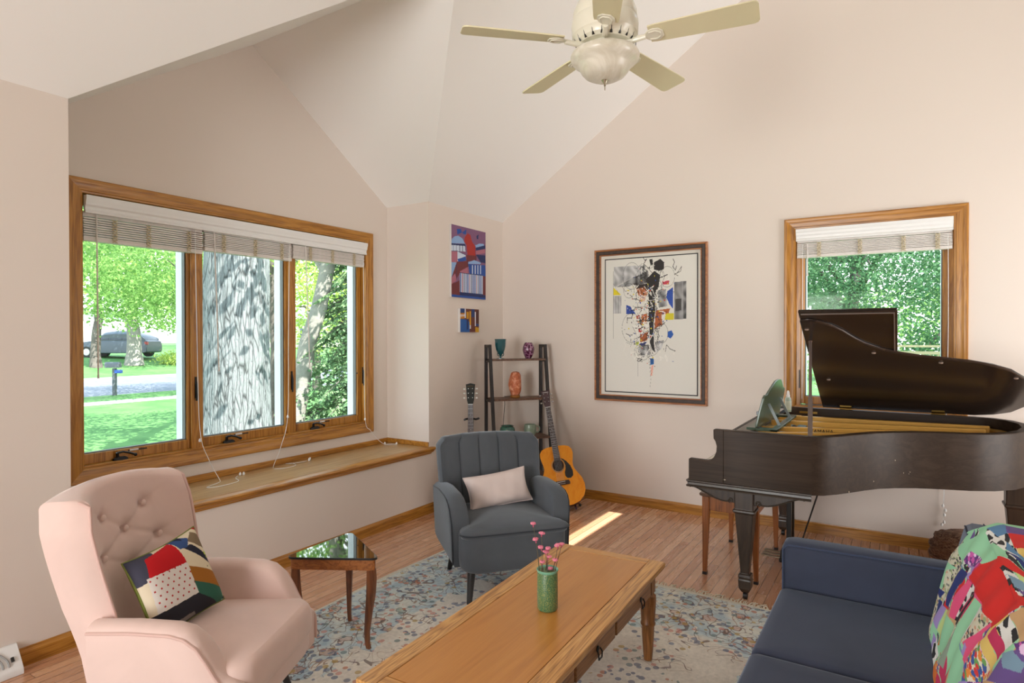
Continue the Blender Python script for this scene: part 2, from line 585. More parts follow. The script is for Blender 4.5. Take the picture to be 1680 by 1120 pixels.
# baseboards
def base_prof(t=.014, h=.083):
    return [(0, 0), (t, 0), (t, h - .02), (t * .75, h - .012), (t * .55, h - .006), (t * .45, h), (0, h)]
def run(name, p0, p1, nrm, m):
    mb = MB(); p0 = Vector(p0); p1 = Vector(p1); n = Vector(nrm)
    mb.loft([[p + n * a + Vector((0, 0, b)) for a, b in base_prof()] for p in (p0, p1)])
    return S(mb.build(name, m, smooth=0))
run('baseboard_left', (XL, 1.162, 0), (XL, YB, 0), (1, 0, 0), M['oak_y'])
run('baseboard_left', (XL, YF, 0), (XL, .74, 0), (1, 0, 0), M['oak_y'])
run('baseboard_back', (XL, YB, 0), (XR, YB, 0), (0, -1, 0), M['oak_x'])
run('baseboard_right', (XR, -1, 0), (XR, YB, 0), (-1, 0, 0), M['oak_y'])

# window seat: board with a moulded nosing and a strip at the wall
root = thing('trim_1', None, None, (0, 0, 0)); S(root)
mb = MB(); mb.box(XW, XL - .03, Y1, Y2, .535, .562)
mb.build('seat_board', M['seat_board'], root, smooth=0)
mb = MB()
pr = [(-.03, .535), (-.03, .5625), (.032, .5625), (.042, .558), (.045, .549), (.040, .541), (.030, .538), (.030, .530), (.022, .520), (.014, .514), (.012, .506), (0, .504), (0, .535)]
secs = [[(XL + a, y + (a * 1.1 if (e and a > 0) else 0), b) for a, b in pr] for y, e in ((Y1, 0), (Y2 + .004, 1))]
mb.loft(secs)
mb.build('nosing', M['oak_y'], root, smooth=30)
mb = MB()
mb.box(XW, XW + .014, Y1, Y2 - .014, .562, .604); mb.box(XW + .001, XL, Y2 - .013, Y2, .562, .604)
mb.build('wall_strip', M['oak_y'], root, bevel=.003, smooth=0)

# ------------------------------------------------------------------ windows
CAS = [(0, 0), (0, .010), (.004, .012), (.012, .013), (.015, .017), (.030, .018), (.055, .021), (.062, .024), (.076, .024), (.082, .018), (.082, 0)]
def window(name, a0, a1, b0, b1, place, units, cas_m, jm, depth=.12):
    """place(a, b, d) maps across, up, distance behind the wall face"""
    root = thing(name, None, None); S(root)
    C4 = [(a0, b0, -1, -1), (a1, b0, 1, -1), (a1, b1, 1, 1), (a0, b1, -1, 1)]
    for k in range(4):
        mb = MB()
        mb.loft([[place(ca + sa * o, cb + sb * o, -d) for o, d in CAS] for ca, cb, sa, sb in (C4[k], C4[(k + 1) % 4])])
        mb.build('casing', cas_m if k % 2 == 0 else jm, root, smooth=25)
    def bx(mb, A0, A1, B0, B1, d0, d1):
        v = [place(a, b, d) for d in (d0, d1) for b in (B0, B1) for a in (A0, A1)]
        mb.add(v, [(0, 2, 3, 1), (4, 5, 7, 6), (0, 1, 5, 4), (2, 6, 7, 3), (0, 4, 6, 2), (1, 3, 7, 5)])
    mb = MB()
    for q in ((a0 - .018, a0, b0 - .018, b1 + .018), (a1, a1 + .018, b0 - .018, b1 + .018), (a0, a1, b0 - .018, b0), (a0, a1, b1, b1 + .018)):
        bx(mb, *q, 0, depth)
    mb.build('jamb', jm, root, smooth=0)
    for k, (u0, u1, v0, v1, s0, s1, sb) in enumerate(units):
        # sash: u0..u1 is the wooden frame, s0/s1/sb the stile and rail widths
        mb = MB()
        bx(mb, u0, u0 + s0, v0, v1, .045, .090); bx(mb, u1 - s1, u1, v0, v1, .045, .090)
        bx(mb, u0 + s0, u1 - s1, v0, v0 + sb, .045, .090); bx(mb, u0 + s0, u1 - s1, v1 - .06, v1, .045, .090)
        sash = mb.build('sash', jm, root, bevel=.004, smooth=0)
        mb = MB()
        g = .006
        bx(mb, u0 + s0, u0 + s0 + g, v0 + sb, v1 - .06, .060, .088); bx(mb, u1 - s1 - g, u1 - s1, v0 + sb, v1 - .06, .060, .088)
        bx(mb, u0 + s0, u1 - s1, v0 + sb, v0 + sb + g, .060, .088)
        mb.build('gasket', M['grey_gasket'], sash, smooth=0)
        mb = MB()
        bx(mb, u0 + s0, u1 - s1, v0 + sb, v1 - .06, .086, .089)
        mb.build('pane', M['glass'], sash, smooth=0)
        mb = MB()
        bx(mb, u0 - .02, u0 + s0 + .004, v0, v1, .092, .16); bx(mb, u1 - s1 - .006, u1 + .03, v0, v1, .092, .16)
        bx(mb, u0 + s0, u1 - s1, v0 - .02, v0 + sb - .012, .092, .16); bx(mb, u0 + s0, u1 - s1, v1 - .05, v1 + .02, .092, .16)
        mb.build('outer_frame', M['vinyl'], sash, smooth=0)
    return root, bx

pl1 = lambda a, b, d: (XW - d, a, b)
A0, A1, B0, B1 = 1.633, 3.780, .764, 2.304
U = [(1.633, 2.283, B0 + .012, B1, .022, .030, .058), (2.343, 3.035, B0 + .012, B1, .020, .030, .058), (3.085, 3.775, B0 + .012, B1, .020, .040, .058)]
win1, bx = window('window_1', A0, A1, B0, B1, pl1, U, M['oak_y'], M['oak_z'])
for m0, m1 in ((2.272, 2.350), (3.024, 3.092)):
    mb = MB(); bx(mb, m0, m1, B0, B1, .028, .10); mb.build('mullion', M['oak_z'], win1, bevel=.006, smooth=0)
mb = MB(); bx(mb, A0, A1, B0, B0 + .012, .0, .12); mb.build('sill', M['oak_y'], win1, bevel=.002, smooth=0)
def crank(y, root):
    mb = MB()
    x, z = XW - .030, B0 + .012
    mb.loft([[(x + a, y + b, z + h) for a, b in rrect(.030 * s, .085 * s, .012 * s)] for h, s in ((0, 1), (.010, .95), (.018, .6))])
    mb.cyl((x, y - .015, z + .012), (x + .008, y - .020, z + .045), .010, .008, 12)
    mb.tube([(x + .008, y - .020, z + .043), (x + .012, y + .010, z + .047), (x + .014, y + .045, z + .036), (x + .014, y + .072, z + .024)], [.007, .006, .006, .007], 8)
    mb.ball((x + .015, y + .078, z + .020), .010)
    c = mb.build('crank_handle', M['dark'], root)
    mb = MB(); mb.box(XW - .0455, XW - .044, y + .05, y + .16, z + .040, z + .048)
    mb.build('operator_slot', M['black'], c, smooth=0)
    mb = MB(); mb.box(XW - .0450, XW - .0435, y + .06, y + .11, z + .042, z + .052)
    mb.build('sticker', M['white'], c, smooth=0, label='white sticker')
for y in (1.84, 2.535, 3.27): crank(y, win1)
for y in (2.300, 3.050, 3.779):
    mb = MB()
    mb.box(XW - .030, XW - .022, y - .006, y + .006, 1.10, 1.24)
    mb.tube([(XW - .024, y, 1.22), (XW - .012, y, 1.18), (XW - .012, y, 1.12), (XW - .016, y, 1.085)], [.006, .006, .005, .006], 8)
    mb.build('lock_lever', M['dark'], win1)
mb = MB(); mb.cyl((XW - .05, 3.779, 1.19), (XW - .05, 3.74, 1.19), .004); mb.ball((XW - .05, 3.735, 1.19), .006)
mb.build('screen_latch', M['black'], win1)

pl2 = lambda a, b, d: (a, YB + d, b)
win2, bx2 = window('window_2', -.681, .311, .968, 2.322, pl2, [(-.655, .290, .980, 2.322, .032, .040, .055)], M['oak_x'], M['oak_z'])
mb = MB(); bx2(mb, -.681, -.650, .968, 2.322, .02, .10); bx2(mb, .285, .311, .968, 2.322, .02, .10); mb.build('side_stop', M['oak_z'], win2, smooth=0)
mb = MB(); bx2(mb, -.66, -.652, 1.10, 1.24, .012, .04); mb.build('lock_lever', M['dark'], win2, smooth=0)

# ------------------------------------------------------------------ blinds
def valance(a0, a1, z0, z1, place, name='valance'):
    pr = [(0, z0), (.022, z0), (.024, z0 + .008), (.018, z0 + .02), (.020, z0 + .035), (.028, z0 + .045), (.030, z0 + .062), (.036, z1 - .02), (.036, z1), (0, z1)]
    mb = MB()
    mb.loft([[place(a, b, -d - .005) for d, b in pr] for a in (a0, a1)])
    # return ends
    return mb
def blind(name, a0, a1, zb, zt, place, label, wand, cord, tapes, wl, vz=None):
    root = thing(name, label, 'window blind', (0, 0, 0))
    mb = MB()
    n = 10
    rng = random.Random(int(a0 * 100) + 7)
    h = (zt - zb) / n
    for i in range(n):
        z = zb + (i + .5) * h
        t_ = .0030 if i else .008
        o = rng.uniform(-.003, .003)
        d0 = .002 + o
        v = [place(a, z + s, d) for d in (d0 - .006, d0 + .042) for s in (-t_ - .001, t_ + .0005) for a in (a0, a1)]
        mb.add(v, [(0, 2, 3, 1), (4, 5, 7, 6), (0, 1, 5, 4), (2, 6, 7, 3), (0, 4, 6, 2), (1, 3, 7, 5)])
    mb.build('slats', M['slat'], root, smooth=0)
    mb = MB(); v = [place(a, z, d) for d in (.003, .045) for z in (zt + .004, zt + .03) for a in (a0, a1)]
    mb.add(v, [(0, 2, 3, 1), (4, 5, 7, 6), (0, 1, 5, 4), (2, 6, 7, 3), (0, 4, 6, 2), (1, 3, 7, 5)])
    mb.build('headrail', M['slat'], root, smooth=0)
    for ta in tapes:
        mb = MB()
        for q in range(7):
            z = zb + q * (zt - zb) / 7
            for s in (-1, 1):
                mb.tube([place(ta - .014 * s, z, -.010), place(ta + rng.uniform(-.003, .003), z + h * .7, -.013), place(ta + .014 * s, z + h * 1.45, -.010)], .0026, 5)
        mb.build('ladder_cord', M['tape'], root)
    wa, w0, w1, lean = wand
    mb = MB(); mb.tube([place(wa, w0, -.012), place(wa + lean, w1, -.006)], .0042, 8); mb.cyl(place(wa + lean, w1, -.006), place(wa + lean, w1 - .02, -.006), .0055, .006, 8)
    mb.build('tilt_wand', M['slat'], root)
    for pts, knots in cord:
        mb = MB(); mb.tube(pts, .0019, 6)
        c = mb.build('pull_cord', M['white'], root)
        for kp in knots:
            mb = MB(); mb.lathe([(.002, -.011), (.007, -.010), (.0085, -.002), (.006, .006), (.003, .011)], kp, 12)
            mb.build('cord_toggle', M['white'], c)
    return root
def smooth_path(P, n=6):
    P = [Vector(p) for p in P]
    out = []
    for i in range(len(P) - 1):
        p0 = P[max(i - 1, 0)]; p1 = P[i]; p2 = P[i + 1]; p3 = P[min(i + 2, len(P) - 1)]
        for k in range(n):
            t = k / n
            out.append(.5 * ((2 * p1) + (p2 - p0) * t + (2 * p0 - 5 * p1 + 4 * p2 - p3) * t * t + (3 * p1 - p0 - 3 * p2 + p3) * t ** 3))
    out.append(P[-1])
    return out
xc = XW + .022
b1 = smooth_path([(xc, 2.272, 2.19), (xc, 2.282, 1.5), (xc + .002, 2.297, .90), (xc + .03, 2.34, .70), (-3.76, 2.38, .571), (-3.70, 2.34, .566), (-3.64, 2.22, .566), (-3.60, 2.28, .566), (-3.62, 2.42, .566), (-3.72, 2.47, .566), (-3.77, 2.52, .566)])
b2 = smooth_path([(xc, 2.997, 2.19), (xc, 2.985, 1.5), (xc + .002, 2.975, .92), (xc + .02, 2.90, .70), (-3.80, 2.82, .571), (-3.74, 2.80, .566), (-3.70, 2.86, .566), (-3.72, 2.95, .566), (-3.80, 2.98, .566), (-3.82, 2.94, .566), (-3.78, 3.02, .566), (-3.78, 3.10, .566)])
b3 = smooth_path([(xc, 3.742, 2.14), (xc, 3.748, 1.5), (xc + .002, 3.754, .82), (xc + .02, 3.80, .70), (-3.82, 3.90, .60), (-3.76, 3.92, .568), (-3.70, 3.96, .566), (-3.72, 4.00, .566), (-3.78, 3.95, .566)])
blind('window_blind', 1.640, 2.335, 2.045, 2.175, pl1, 'white slatted blind pulled up in the left section of the wide window', (1.703, 2.19, 1.285, .006),
      [(b1, [(xc + .002, 2.297, .83), (-3.775, 2.54, .574), (-3.765, 2.56, .574)])], (1.80, 1.99, 2.24), .9)
blind('window_blind', 2.350, 3.030, 2.070, 2.185, pl1, 'white slatted blind pulled up in the middle section, before the thick tree trunk', (2.410, 2.20, 1.290, .032),
      [(b2, [(xc + .002, 2.975, .91), (-3.775, 3.115, .574), (-3.79, 3.135, .574)])], (2.48, 2.72, 2.94), .9)
blind('window_blind', 3.045, 3.768, 2.095, 2.192, pl1, 'white slatted blind pulled up in the right section of the wide window', (3.152, 2.20, 1.280, .040),
      [(b3, [(xc + .002, 3.754, .802), (-3.79, 3.94, .574), (-3.70, 3.99, .574)])], (3.20, 3.42, 3.65), .9)
mb = valance(1.640, 3.777, 2.195, 2.292, pl1)
vo = mb.build('blind_valance', M['white'], smooth=25)
tag(vo, 'long white valance board across the top of the wide three-part window', 'valance')
yc = YB - .024
c1 = smooth_path([(-.63, yc, 2.2), (-.632, yc, 1.6), (-.634, yc, 1.02)])
c2 = smooth_path([(.278, yc, 2.2), (.281, yc, 1.5), (.270, yc, .9), (.258, yc, .34)])
c3 = smooth_path([(.272, yc, .62), (.262, yc, .40), (.258, yc, .22)])
r = blind('window_blind', -.672, .304, 2.105, 2.212, pl2, 'white slatted blind pulled up over the back wall window behind the piano', (-.60, 2.2, 1.98, .0),
      [(c1, []), (c2, [(.256, yc, .33), (.264, yc - .01, .27), (.266, yc, .55)]), (c3, [(.270, yc, .30), (.250, yc, .20), (.262, yc - .008, .22)])], (-.52, -.25, .02, .22), .9)
mb = valance(-.678, .308, 2.228, 2.318, pl2)
mb.build('valance', M['white'], r, smooth=25)

# baseboard register at the left edge
t_ = thing('floor_register', 'white metal baseboard heat register low on the left wall beside the pink armchair', 'vent', (XL, .95, 0))
mb = MB()
pr = [(0, 0), (.085, 0), (.085, .022), (.078, .034), (.010, .118), (0, .118)]
mb.loft([[(a, y, b) for a, b in pr] for y in (-.20, .205)])
mb.build('housing', M['white'], t_, bevel=.003)
nrm = Vector((.084, 0, .068)).normalized()
mb = MB()
for k in range(15):
    y = -.175 + k * .0215
    pts = []
    for q in range(7):
        u = q / 6
        p = Vector((.070 - .054 * u, y + .030 * (1 - (2 * u - .3) ** 2 * .5), .044 + .066 * u)) + nrm * .0035
        pts.append(p)
    mb.tube(pts, .0038, 5)
mb.build('louvres', plain('register_grey', rgb(150, 150, 148), .5), t_)
mb = MB(); mb.obox((.055, .172, .068), (0, 1, 0), (-.054, 0, .066), nrm, .005, .010, .006)
mb.build('lever', M['black'], t_, smooth=0)

# ================================================================== rug
def rug_mat(hx, hy):
    t = NT('persian_rug')
    v = t.coord()
    x, y, z = t.sep(v)
    wob = t.noise(v, 5.5, 2)
    dx = t.math('SUBTRACT', hx, t.math('ABSOLUTE', x)); dy = t.math('SUBTRACT', hy, t.math('ABSOLUTE', y))
    d = t.math('MINIMUM', dx, dy)
    dw = t.math('ADD', d, t.math('MULTIPLY', t.math('SUBTRACT', wob, .5), .55))
    inb = t.math('LESS_THAN', dw, .52)                       # border mask
    rim = t.math('LESS_THAN', d, .022)
    n1 = t.noise(v, 3.0, 3)
    cream = t.ramp(n1, [(.3, rgb(208, 198, 184)), (.7, rgb(226, 218, 204))])
    blue = t.ramp(t.noise(v, 9.0, 3), [(.3, rgb(164, 184, 194)), (.46, rgb(190, 202, 202)), (.62, rgb(214, 212, 200))])
    col = t.mix(inb, cream, blue)
    # scrolling stems
    for sc, th, cc in ((5.0, .010, rgb(92, 66, 58)), (8.0, .010, rgb(120, 96, 96)), (6.5, .008, rgb(150, 112, 84))):
        nn = t.noise(v, sc, 1, .4, .9)
        ln = t.math('LESS_THAN', t.math('ABSOLUTE', t.math('SUBTRACT', nn, .5 + (sc - 6) * .012)), th)
        gate = t.math('MAXIMUM', inb, t.math('GREATER_THAN', t.noise(v, 2.6, 1), .56))
        col = t.mix(t.math('MULTIPLY', t.math('MULTIPLY', ln, gate), .75), col, cc)
    # blossoms: large ringed flowers, then sprays of small petals
    nz_ = t.n('ShaderNodeTexNoise'); t.l(v, nz_.inputs['Vector']); nz_.inputs['Scale'].default_value = 16; nz_.inputs['Detail'].default_value = 2
    wv_ = t.n('ShaderNodeVectorMath', operation='MULTIPLY_ADD'); t.l(nz_.outputs['Color'], wv_.inputs[0]); wv_.inputs[1].default_value = (.11, .11, 0); t.l(v, wv_.inputs[2])
    big = t.voro(wv_.outputs[0], 8.5)
    bd = big.outputs['Distance']
    cx, cy, cz = t.sep(big.outputs['Color'])
    petal = t.ramp(cx, [(0, rgb(196, 146, 124)), (.2, rgb(120, 140, 150)), (.4, rgb(200, 166, 150)), (.6, rgb(122, 150, 140)), (.8, rgb(186, 130, 96)), (1, rgb(150, 160, 190))], 'CONSTANT')
    on = t.math('MULTIPLY', t.math('GREATER_THAN', cy, .30), inb)
    col = t.mix(t.math('MULTIPLY', t.math('MULTIPLY', t.math('LESS_THAN', bd, .30), on), .55), col, petal)
    ring = t.math('LESS_THAN', t.math('ABSOLUTE', t.math('SUBTRACT', bd, .30)), .030)
    col = t.mix(t.math('MULTIPLY', t.math('MULTIPLY', ring, on), .8), col, rgb(100, 70, 62))
    core = t.math('LESS_THAN', bd, .10)
    col = t.mix(t.math('MULTIPLY', t.math('MULTIPLY', core, on), .7), col, rgb(196, 168, 104))
    vs_ = t.n('ShaderNodeVectorMath', operation='ADD'); t.l(v, vs_.inputs[0]); vs_.inputs[1].default_value = (7.3, 3.1, 0)
    sm = t.voro(vs_.outputs[0], 26)
    group = t.voro(v, 7.0)
    gx, gy, gz = t.sep(group.outputs['Color'])
    sx, sy, sz = t.sep(sm.outputs['Color'])
    pick = t.math('FRACT', t.math('ADD', gx, t.math('MULTIPLY', sx, .42)))
    pc = t.ramp(pick, [(0, rgb(74, 88, 120)), (.18, rgb(104, 118, 146)), (.34, rgb(176, 142, 60)), (.46, rgb(186, 104, 66)), (.58, rgb(96, 120, 120)), (.72, rgb(200, 132, 116)), (.86, rgb(88, 92, 116))], 'CONSTANT')
    spray = t.math('GREATER_THAN', t.noise(v, 3.8, 1), .475)
    sprayb = t.math('MAXIMUM', spray, t.math('MULTIPLY', inb, t.math('GREATER_THAN', sy, .30)))
    pm = t.math('MULTIPLY', t.math('LESS_THAN', sm.outputs['Distance'], .40), sprayb)
    pm = t.math('MULTIPLY', pm, t.math('GREATER_THAN', sz, .12))
    col = t.mix(t.math('MULTIPLY', pm, .72), col, pc)
    col = t.mix(rim, col, rgb(206, 200, 184))
    fade = t.ramp(t.noise(v, 60, 2), [(.3, (.86, .86, .86, 1)), (.7, (1.05, 1.05, 1.05, 1))])
    col = t.mix(1.0, col, fade, 'MULTIPLY')
    t.bump(t.noise(v, 420, 2), .5, .002)
    return t.fin(col, .95, 0, Specular_IOR_Level=.1, Sheen_Weight=.2)
RX0, RX1, RY0, RY1 = -2.70, -.06, .15, 3.585
rx, ry = (RX0 + RX1) / 2, (RY0 + RY1) / 2
hx, hy = (RX1 - RX0) / 2, (RY1 - RY0) / 2
rug = thing('area_rug', 'large cream and pale blue floral rug with a fringed end under the coffee table', 'rug', (rx, ry, 0))
mb = MB()
def rug_pt(u, v_):
    x = -hx + 2 * hx * u; y = -hy + 2 * hy * v_
    if u in (0, 1): x += .008 * math.sin(y * 5)
    if v_ == 1: y += .010 * math.sin(x * 3.2 + 1)
    return (x, y, .009 + .0012 * math.sin(x * 6) * math.sin(y * 5))
mb.grid(rug_pt, 40, 50)
mb.add([(-hx, -hy, .001), (hx, -hy, .001), (hx, hy, .001), (-hx, hy, .001)], [(0, 1, 2, 3)])
o = mb.build('pile', rug_mat(hx, hy), rug)
mb = MB()
rng = random.Random(3)
k = 0
x = -hx
while x < hx:
    y0 = hy + .010 * math.sin(x * 3.2 + 1) - .004
    L = rng.uniform(.035, .075); a = rng.uniform(-.5, .5)
    p = [(x, y0, .008), (x + a * L * .4, y0 + L * .5, rng.uniform(.006, .012)), (x + a * L, y0 + L, .003)]
    mb.tube(p, [.0035, .0030, .0022], 4)
    x += rng.uniform(.006, .012)
fr = mb.build('fringe', plain('rug_fringe', rgb(212, 202, 182), .9), rug, kind='stuff')

# ================================================================== coffee table
TD, TM, TL = rgb(150, 92, 38), rgb(190, 126, 58), rgb(206, 146, 76)
M['tab_frame'] = wood('table_frame_oak', rgb(122, 78, 38), rgb(192, 138, 74), rgb(216, 166, 100), 'Y', .7, .32, .2, 1.6)
M['tab_end'] = wood('table_end_oak', rgb(150, 98, 44), rgb(192, 136, 70), rgb(208, 154, 88), 'X', .9, .32, .2)
M['tab_panel'] = wood('table_panel', rgb(168, 108, 44), rgb(188, 125, 54), rgb(197, 135, 63), 'Y', 1.4, .28, .25, .25)
M['tab_leg'] = wood('table_leg', rgb(96, 56, 22), rgb(138, 88, 42), rgb(160, 106, 54), 'Z', 1, .4, .1)
M['tab_apron'] = wood('table_apron', rgb(104, 64, 26), rgb(150, 98, 48), rgb(170, 116, 62), 'Y', 1, .4, .1)
M['seam'] = plain('table_seam', rgb(96, 58, 26), .6)
ct = thing('coffee_table', 'long honey oak coffee table with framed top and drawers on the patterned rug', 'coffee table', (-1.166, 2.068, .010), math.radians(1.9))
W_, L_, ZT = .270, .722, .440
mb = MB()
mb.box(-W_, -W_ + .072, -L_, L_, ZT - .026, ZT); mb.box(W_ - .072, W_, -L_, L_, ZT - .026, ZT)
mb.build('top_frame', M['tab_frame'], ct, bevel=.004, smooth=0)
mb = MB()
mb.box(-W_ + .0722, W_ - .0722, -L_, -L_ + .060, ZT - .026, ZT)
mb.build('breadboard_end', M['tab_end'], ct, bevel=.003, smooth=0)
mb = MB(); mb.box(-W_ + .0722, W_ - .0722, L_ - .060, L_, ZT - .026, ZT)
mb.build('breadboard_end', M['tab_end'], ct, bevel=.003, smooth=0)
mb = MB(); mb.box(-W_ + .072, W_ - .072, -L_ + .06, L_ - .06, ZT - .024, ZT - .004); mb.build('seam', M['seam'], ct, smooth=0)
mb = MB(); mb.box(-W_ + .0745, W_ - .0745, -L_ + .0625, L_ - .0625, ZT - .020, ZT - .0012); mb.build('top_panel', M['tab_panel'], ct, bevel=.0012, smooth=0)
mb = MB()
mb.box(-W_ + .035, W_ - .045, -L_ + .05, L_ - .05, ZT - .125, ZT - .026)
mb.build('apron', M['tab_apron'], ct, bevel=.002, smooth=0)
mb = MB(); mb.box(-W_ + .012, W_ - .012, -L_ + .012, L_ - .012, ZT - .034, ZT - .026); mb.build('under_moulding', M['tab_apron'], ct, bevel=.002, smooth=0)
for y0, y1 in ((.165, .595), (-.215, .150), (-.595, -.230)):
    mb = MB(); mb.box(W_ - .046, W_ - .028, y0, y1, ZT - .118, ZT - .040)
    dr = mb.build('drawer', M['tab_apron'], ct, bevel=.004, smooth=0)
    ym = (y0 + y1) / 2 + (.07 if y0 > .1 else 0)
    mb = MB()
    X = W_ - .026
    mb.lathe([(.002, -.003), (.011, -.002), (.011, .002), (.002, .004)], (0, 0, 0), 12)
    mb.v = [(X + z_, ym + x_, ZT - .080 + y_) for x_, y_, z_ in mb.v]
    mb.tube([(X + .004, ym - .013, ZT - .080), (X + .010, ym - .017, ZT - .093), (X + .010, ym - .014, ZT - .112), (X + .010, ym + .014, ZT - .112), (X + .010, ym + .017, ZT - .093), (X + .004, ym + .013, ZT - .080)], .003, 6)
    mb.build('ring_pull', M['black'], dr)
for sx in (-1, 1):
    for sy in (-1, 1):
        mb = MB()
        mb.box(-.026, .026, -.026, .026, ZT - .130, ZT - .034)
        pr = [(.024, ZT - .130), (.036, ZT - .142), (.037, ZT - .165), (.034, ZT - .215), (.031, ZT - .262), (.034, ZT - .268), (.034, ZT - .276), (.029, ZT - .282), (.028, ZT - .32), (.022, .03), (.019, .0)]
        mb.lathe(pr[::-1], (0, 0, 0), 20)
        o = mb.build('leg', M['tab_leg'], ct)
        o.location = (sx * (W_ - .062), sy * (L_ - .065), 0)

# ================================================================== vase and flowers
def vase_mat():
    t = NT('green_glazed_vase')
    v = t.coord()
    d = t.voro(v, 150, 'DISTANCE_TO_EDGE').outputs['Distance']
    big = t.voro(v, 38, 'F1').outputs['Distance']
    wv = t.math('FRACT', t.math('MULTIPLY', big, 3.4))
    h = t.math('MULTIPLY', t.math('ADD', d, .05), t.math('ADD', wv, .35))
    col = t.ramp(h, [(.02, rgb(150, 156, 96)), (.10, rgb(92, 124, 78)), (.24, rgb(50, 100, 70)), (.7, rgb(94, 150, 114))])
    t.bump(h, .6, .002)
    return t.fin(col, .35, 0, Coat_Weight=.3)
VX, VY, VZ = -1.148, 2.078, .450
vs = thing('flower_vase', 'cylindrical green textured ceramic vase standing on the coffee table', 'vase', (VX, VY, VZ))
mb = MB(); mb.lathe([(.004, .0), (.036, 0), (.0395, .006), (.0400, .075), (.0390, .140), (.0380, .146)], n=36)
mb.build('body', vase_mat(), vs)
mb = MB(); mb.lathe([(.0375, .142), (.0395, .146), (.0425, .151), (.0420, .1545), (.0395, .154), (.0355, .148), (.0345, .12), (.0345, .02), (.002, .018)], n=36)
mb.build('rim', plain('vase_rim', rgb(120, 178, 150), .3), vs)
pk = plain('pink_petal', rgb(232, 134, 158), .7, var=.12, vs=60)
pkd = plain('dark_pink_petal', rgb(190, 84, 116), .7)
stm = plain('twig', rgb(104, 96, 70), .8)
stmd = plain('dark_twig', rgb(74, 48, 52), .8)
FL = [(232, 125, 288, 600, 'tallest pink blossom on a pale twig leaning left in the green vase'),
      (263, 300, 296, 610, 'pink blossom on the second twig from the left in the green vase'),
      (322, 235, 322, 600, 'second tallest pink blossom, upright in the middle of the green vase'),
      (320, 375, 330, 610, 'pink blossom halfway up, just under the second tallest one in the vase'),
      (390, 395, 372, 600, 'pink blossom at the back of the middle cluster in the vase'),
      (368, 430, 360, 610, 'large pink blossom in the centre of the cluster in the vase'),
      (328, 540, 334, 640, 'short pink blossom just above the rim at the left of the vase'),
      (410, 622, 405, 650, 'lowest pink blossom, resting on the front rim of the vase'),
      (495, 355, 425, 600, 'left one of the twin pink blossoms leaning far right in the vase'),
      (540, 355, 450, 600, 'right one of the twin pink blossoms leaning far right in the vase'),
      (470, 520, 440, 610, 'small dark pink blossom leaning right just above the rim of the vase'),
      (392, 480, 394, 610, 'slender pink bud low in the middle of the vase')]
rng = random.Random(11)
def vp(a, b, dep=0.0):
    k = 2.37 / 1010.4 / 6.592
    h = (a - 386) * k
    return Vector((h * .846 - dep * .533, h * .533 + dep * .846, .152 + (606 - b) * k))
for i, (ax, ay, bx_, by_, lab) in enumerate(FL):
    tip = vp(ax, ay, rng.uniform(-.01, .012)); base = vp(bx_, by_, rng.uniform(-.018, .014))
    base.z = .12
    bot = Vector((base.x * -.3, base.y * -.3, .025))
    r_ = math.hypot(base.x, base.y)
    if r_ > .030: base.x *= .030 / r_; base.y *= .030 / r_
    if r_ > .028 and tip.z < .16: base.z = .150
    st = thing('pink_flower', lab, 'flower', (VX, VY, VZ), 0, 'pink flowers in the green vase')
    mb = MB()
    if math.hypot(tip.x, tip.y) > .03 and tip.z < .165: tip.z = .166; 
    mid = (base + tip) / 2 + Vector((rng.uniform(-.003, .003),) * 2 + (0,))
    mb.tube([bot, base, mid, tip], [.0014, .0014, .0012, .0010], 6)
    mb.build('stem', stm if i < 4 else stmd, st)
    mb = MB()
    mb.ball(tip - Vector((0, 0, .004)), .0030, .0030, .005, 6, 4)
    mb.cur = 1
    for cl in range(2 if i != 11 else 1):
        c = tip + Vector((rng.uniform(-.004, .004), rng.uniform(-.004, .004), .002 + cl * .003))
        for q in range(6):
            a = q * PI / 3 + cl * .5
            d = Vector((math.cos(a), math.sin(a), .55)).normalized()
            mb.ball(c + d * .0072, .0052, .0052, .0036, 6, 4)
    mb.build('blossom', [pkd, pk], st)

# ================================================================== triangular side table
wl = wood('walnut_leg', rgb(74, 38, 18), rgb(112, 62, 30), rgb(136, 80, 42), 'Z', 1, .35, .3)
wa = wood('walnut_apron', rgb(110, 60, 24), rgb(150, 88, 38), rgb(170, 106, 52), 'X', 1, .35, .3)
gt = NT('side_table_glass'); gt.fin(rgb(30, 24, 16), .03, 0, Specular_IOR_Level=1.0, Coat_Weight=1.0, Coat_Roughness=.02, Coat_IOR=1.9)
t3 = [Vector((-2.470, 1.890)), Vector((-2.490, 2.330)), Vector((-2.072, 2.118))]
cen = (t3[0] + t3[1] + t3[2]) / 3
stb = thing('side_table', 'small three-legged triangular side table with a dark reflective glass top beside the pink armchair', 'side table', (cen.x, cen.y, .010))
T3 = [p - cen for p in t3]
def round_tri(P, r, n=6):
    out = []
    for i in range(3):
        p = P[i]; a = (P[i - 1] - p).normalized(); b = (P[(i + 1) % 3] - p).normalized()
        for k in range(n + 1):
            t = k / n
            q = p + a * r * (1 - t) ** 2 + b * r * t ** 2
            out.append((q.x, q.y))
    return out
def scaled(P, s): return [p * s for p in P]
mb = MB(); mb.loft([[(x, y, z) for x, y in round_tri(scaled(T3, s), .05)] for z, s in ((.434, .975), (.436, .990), (.4445, .990))])
mb.build('glass_top', gt.m, stb)
mb = MB(); mb.loft([[(x, y, z) for x, y in round_tri(scaled(T3, 1.004), .05)] for z in (.4345, .4442)]); mb.build('top_edge', M['black'], stb)
mb = MB(); mb.loft([[(x, y, z) for x, y in round_tri(scaled(T3, .955), .045)] for z in (.384, .434)])
mb.build('apron', wa, stb, smooth=30)
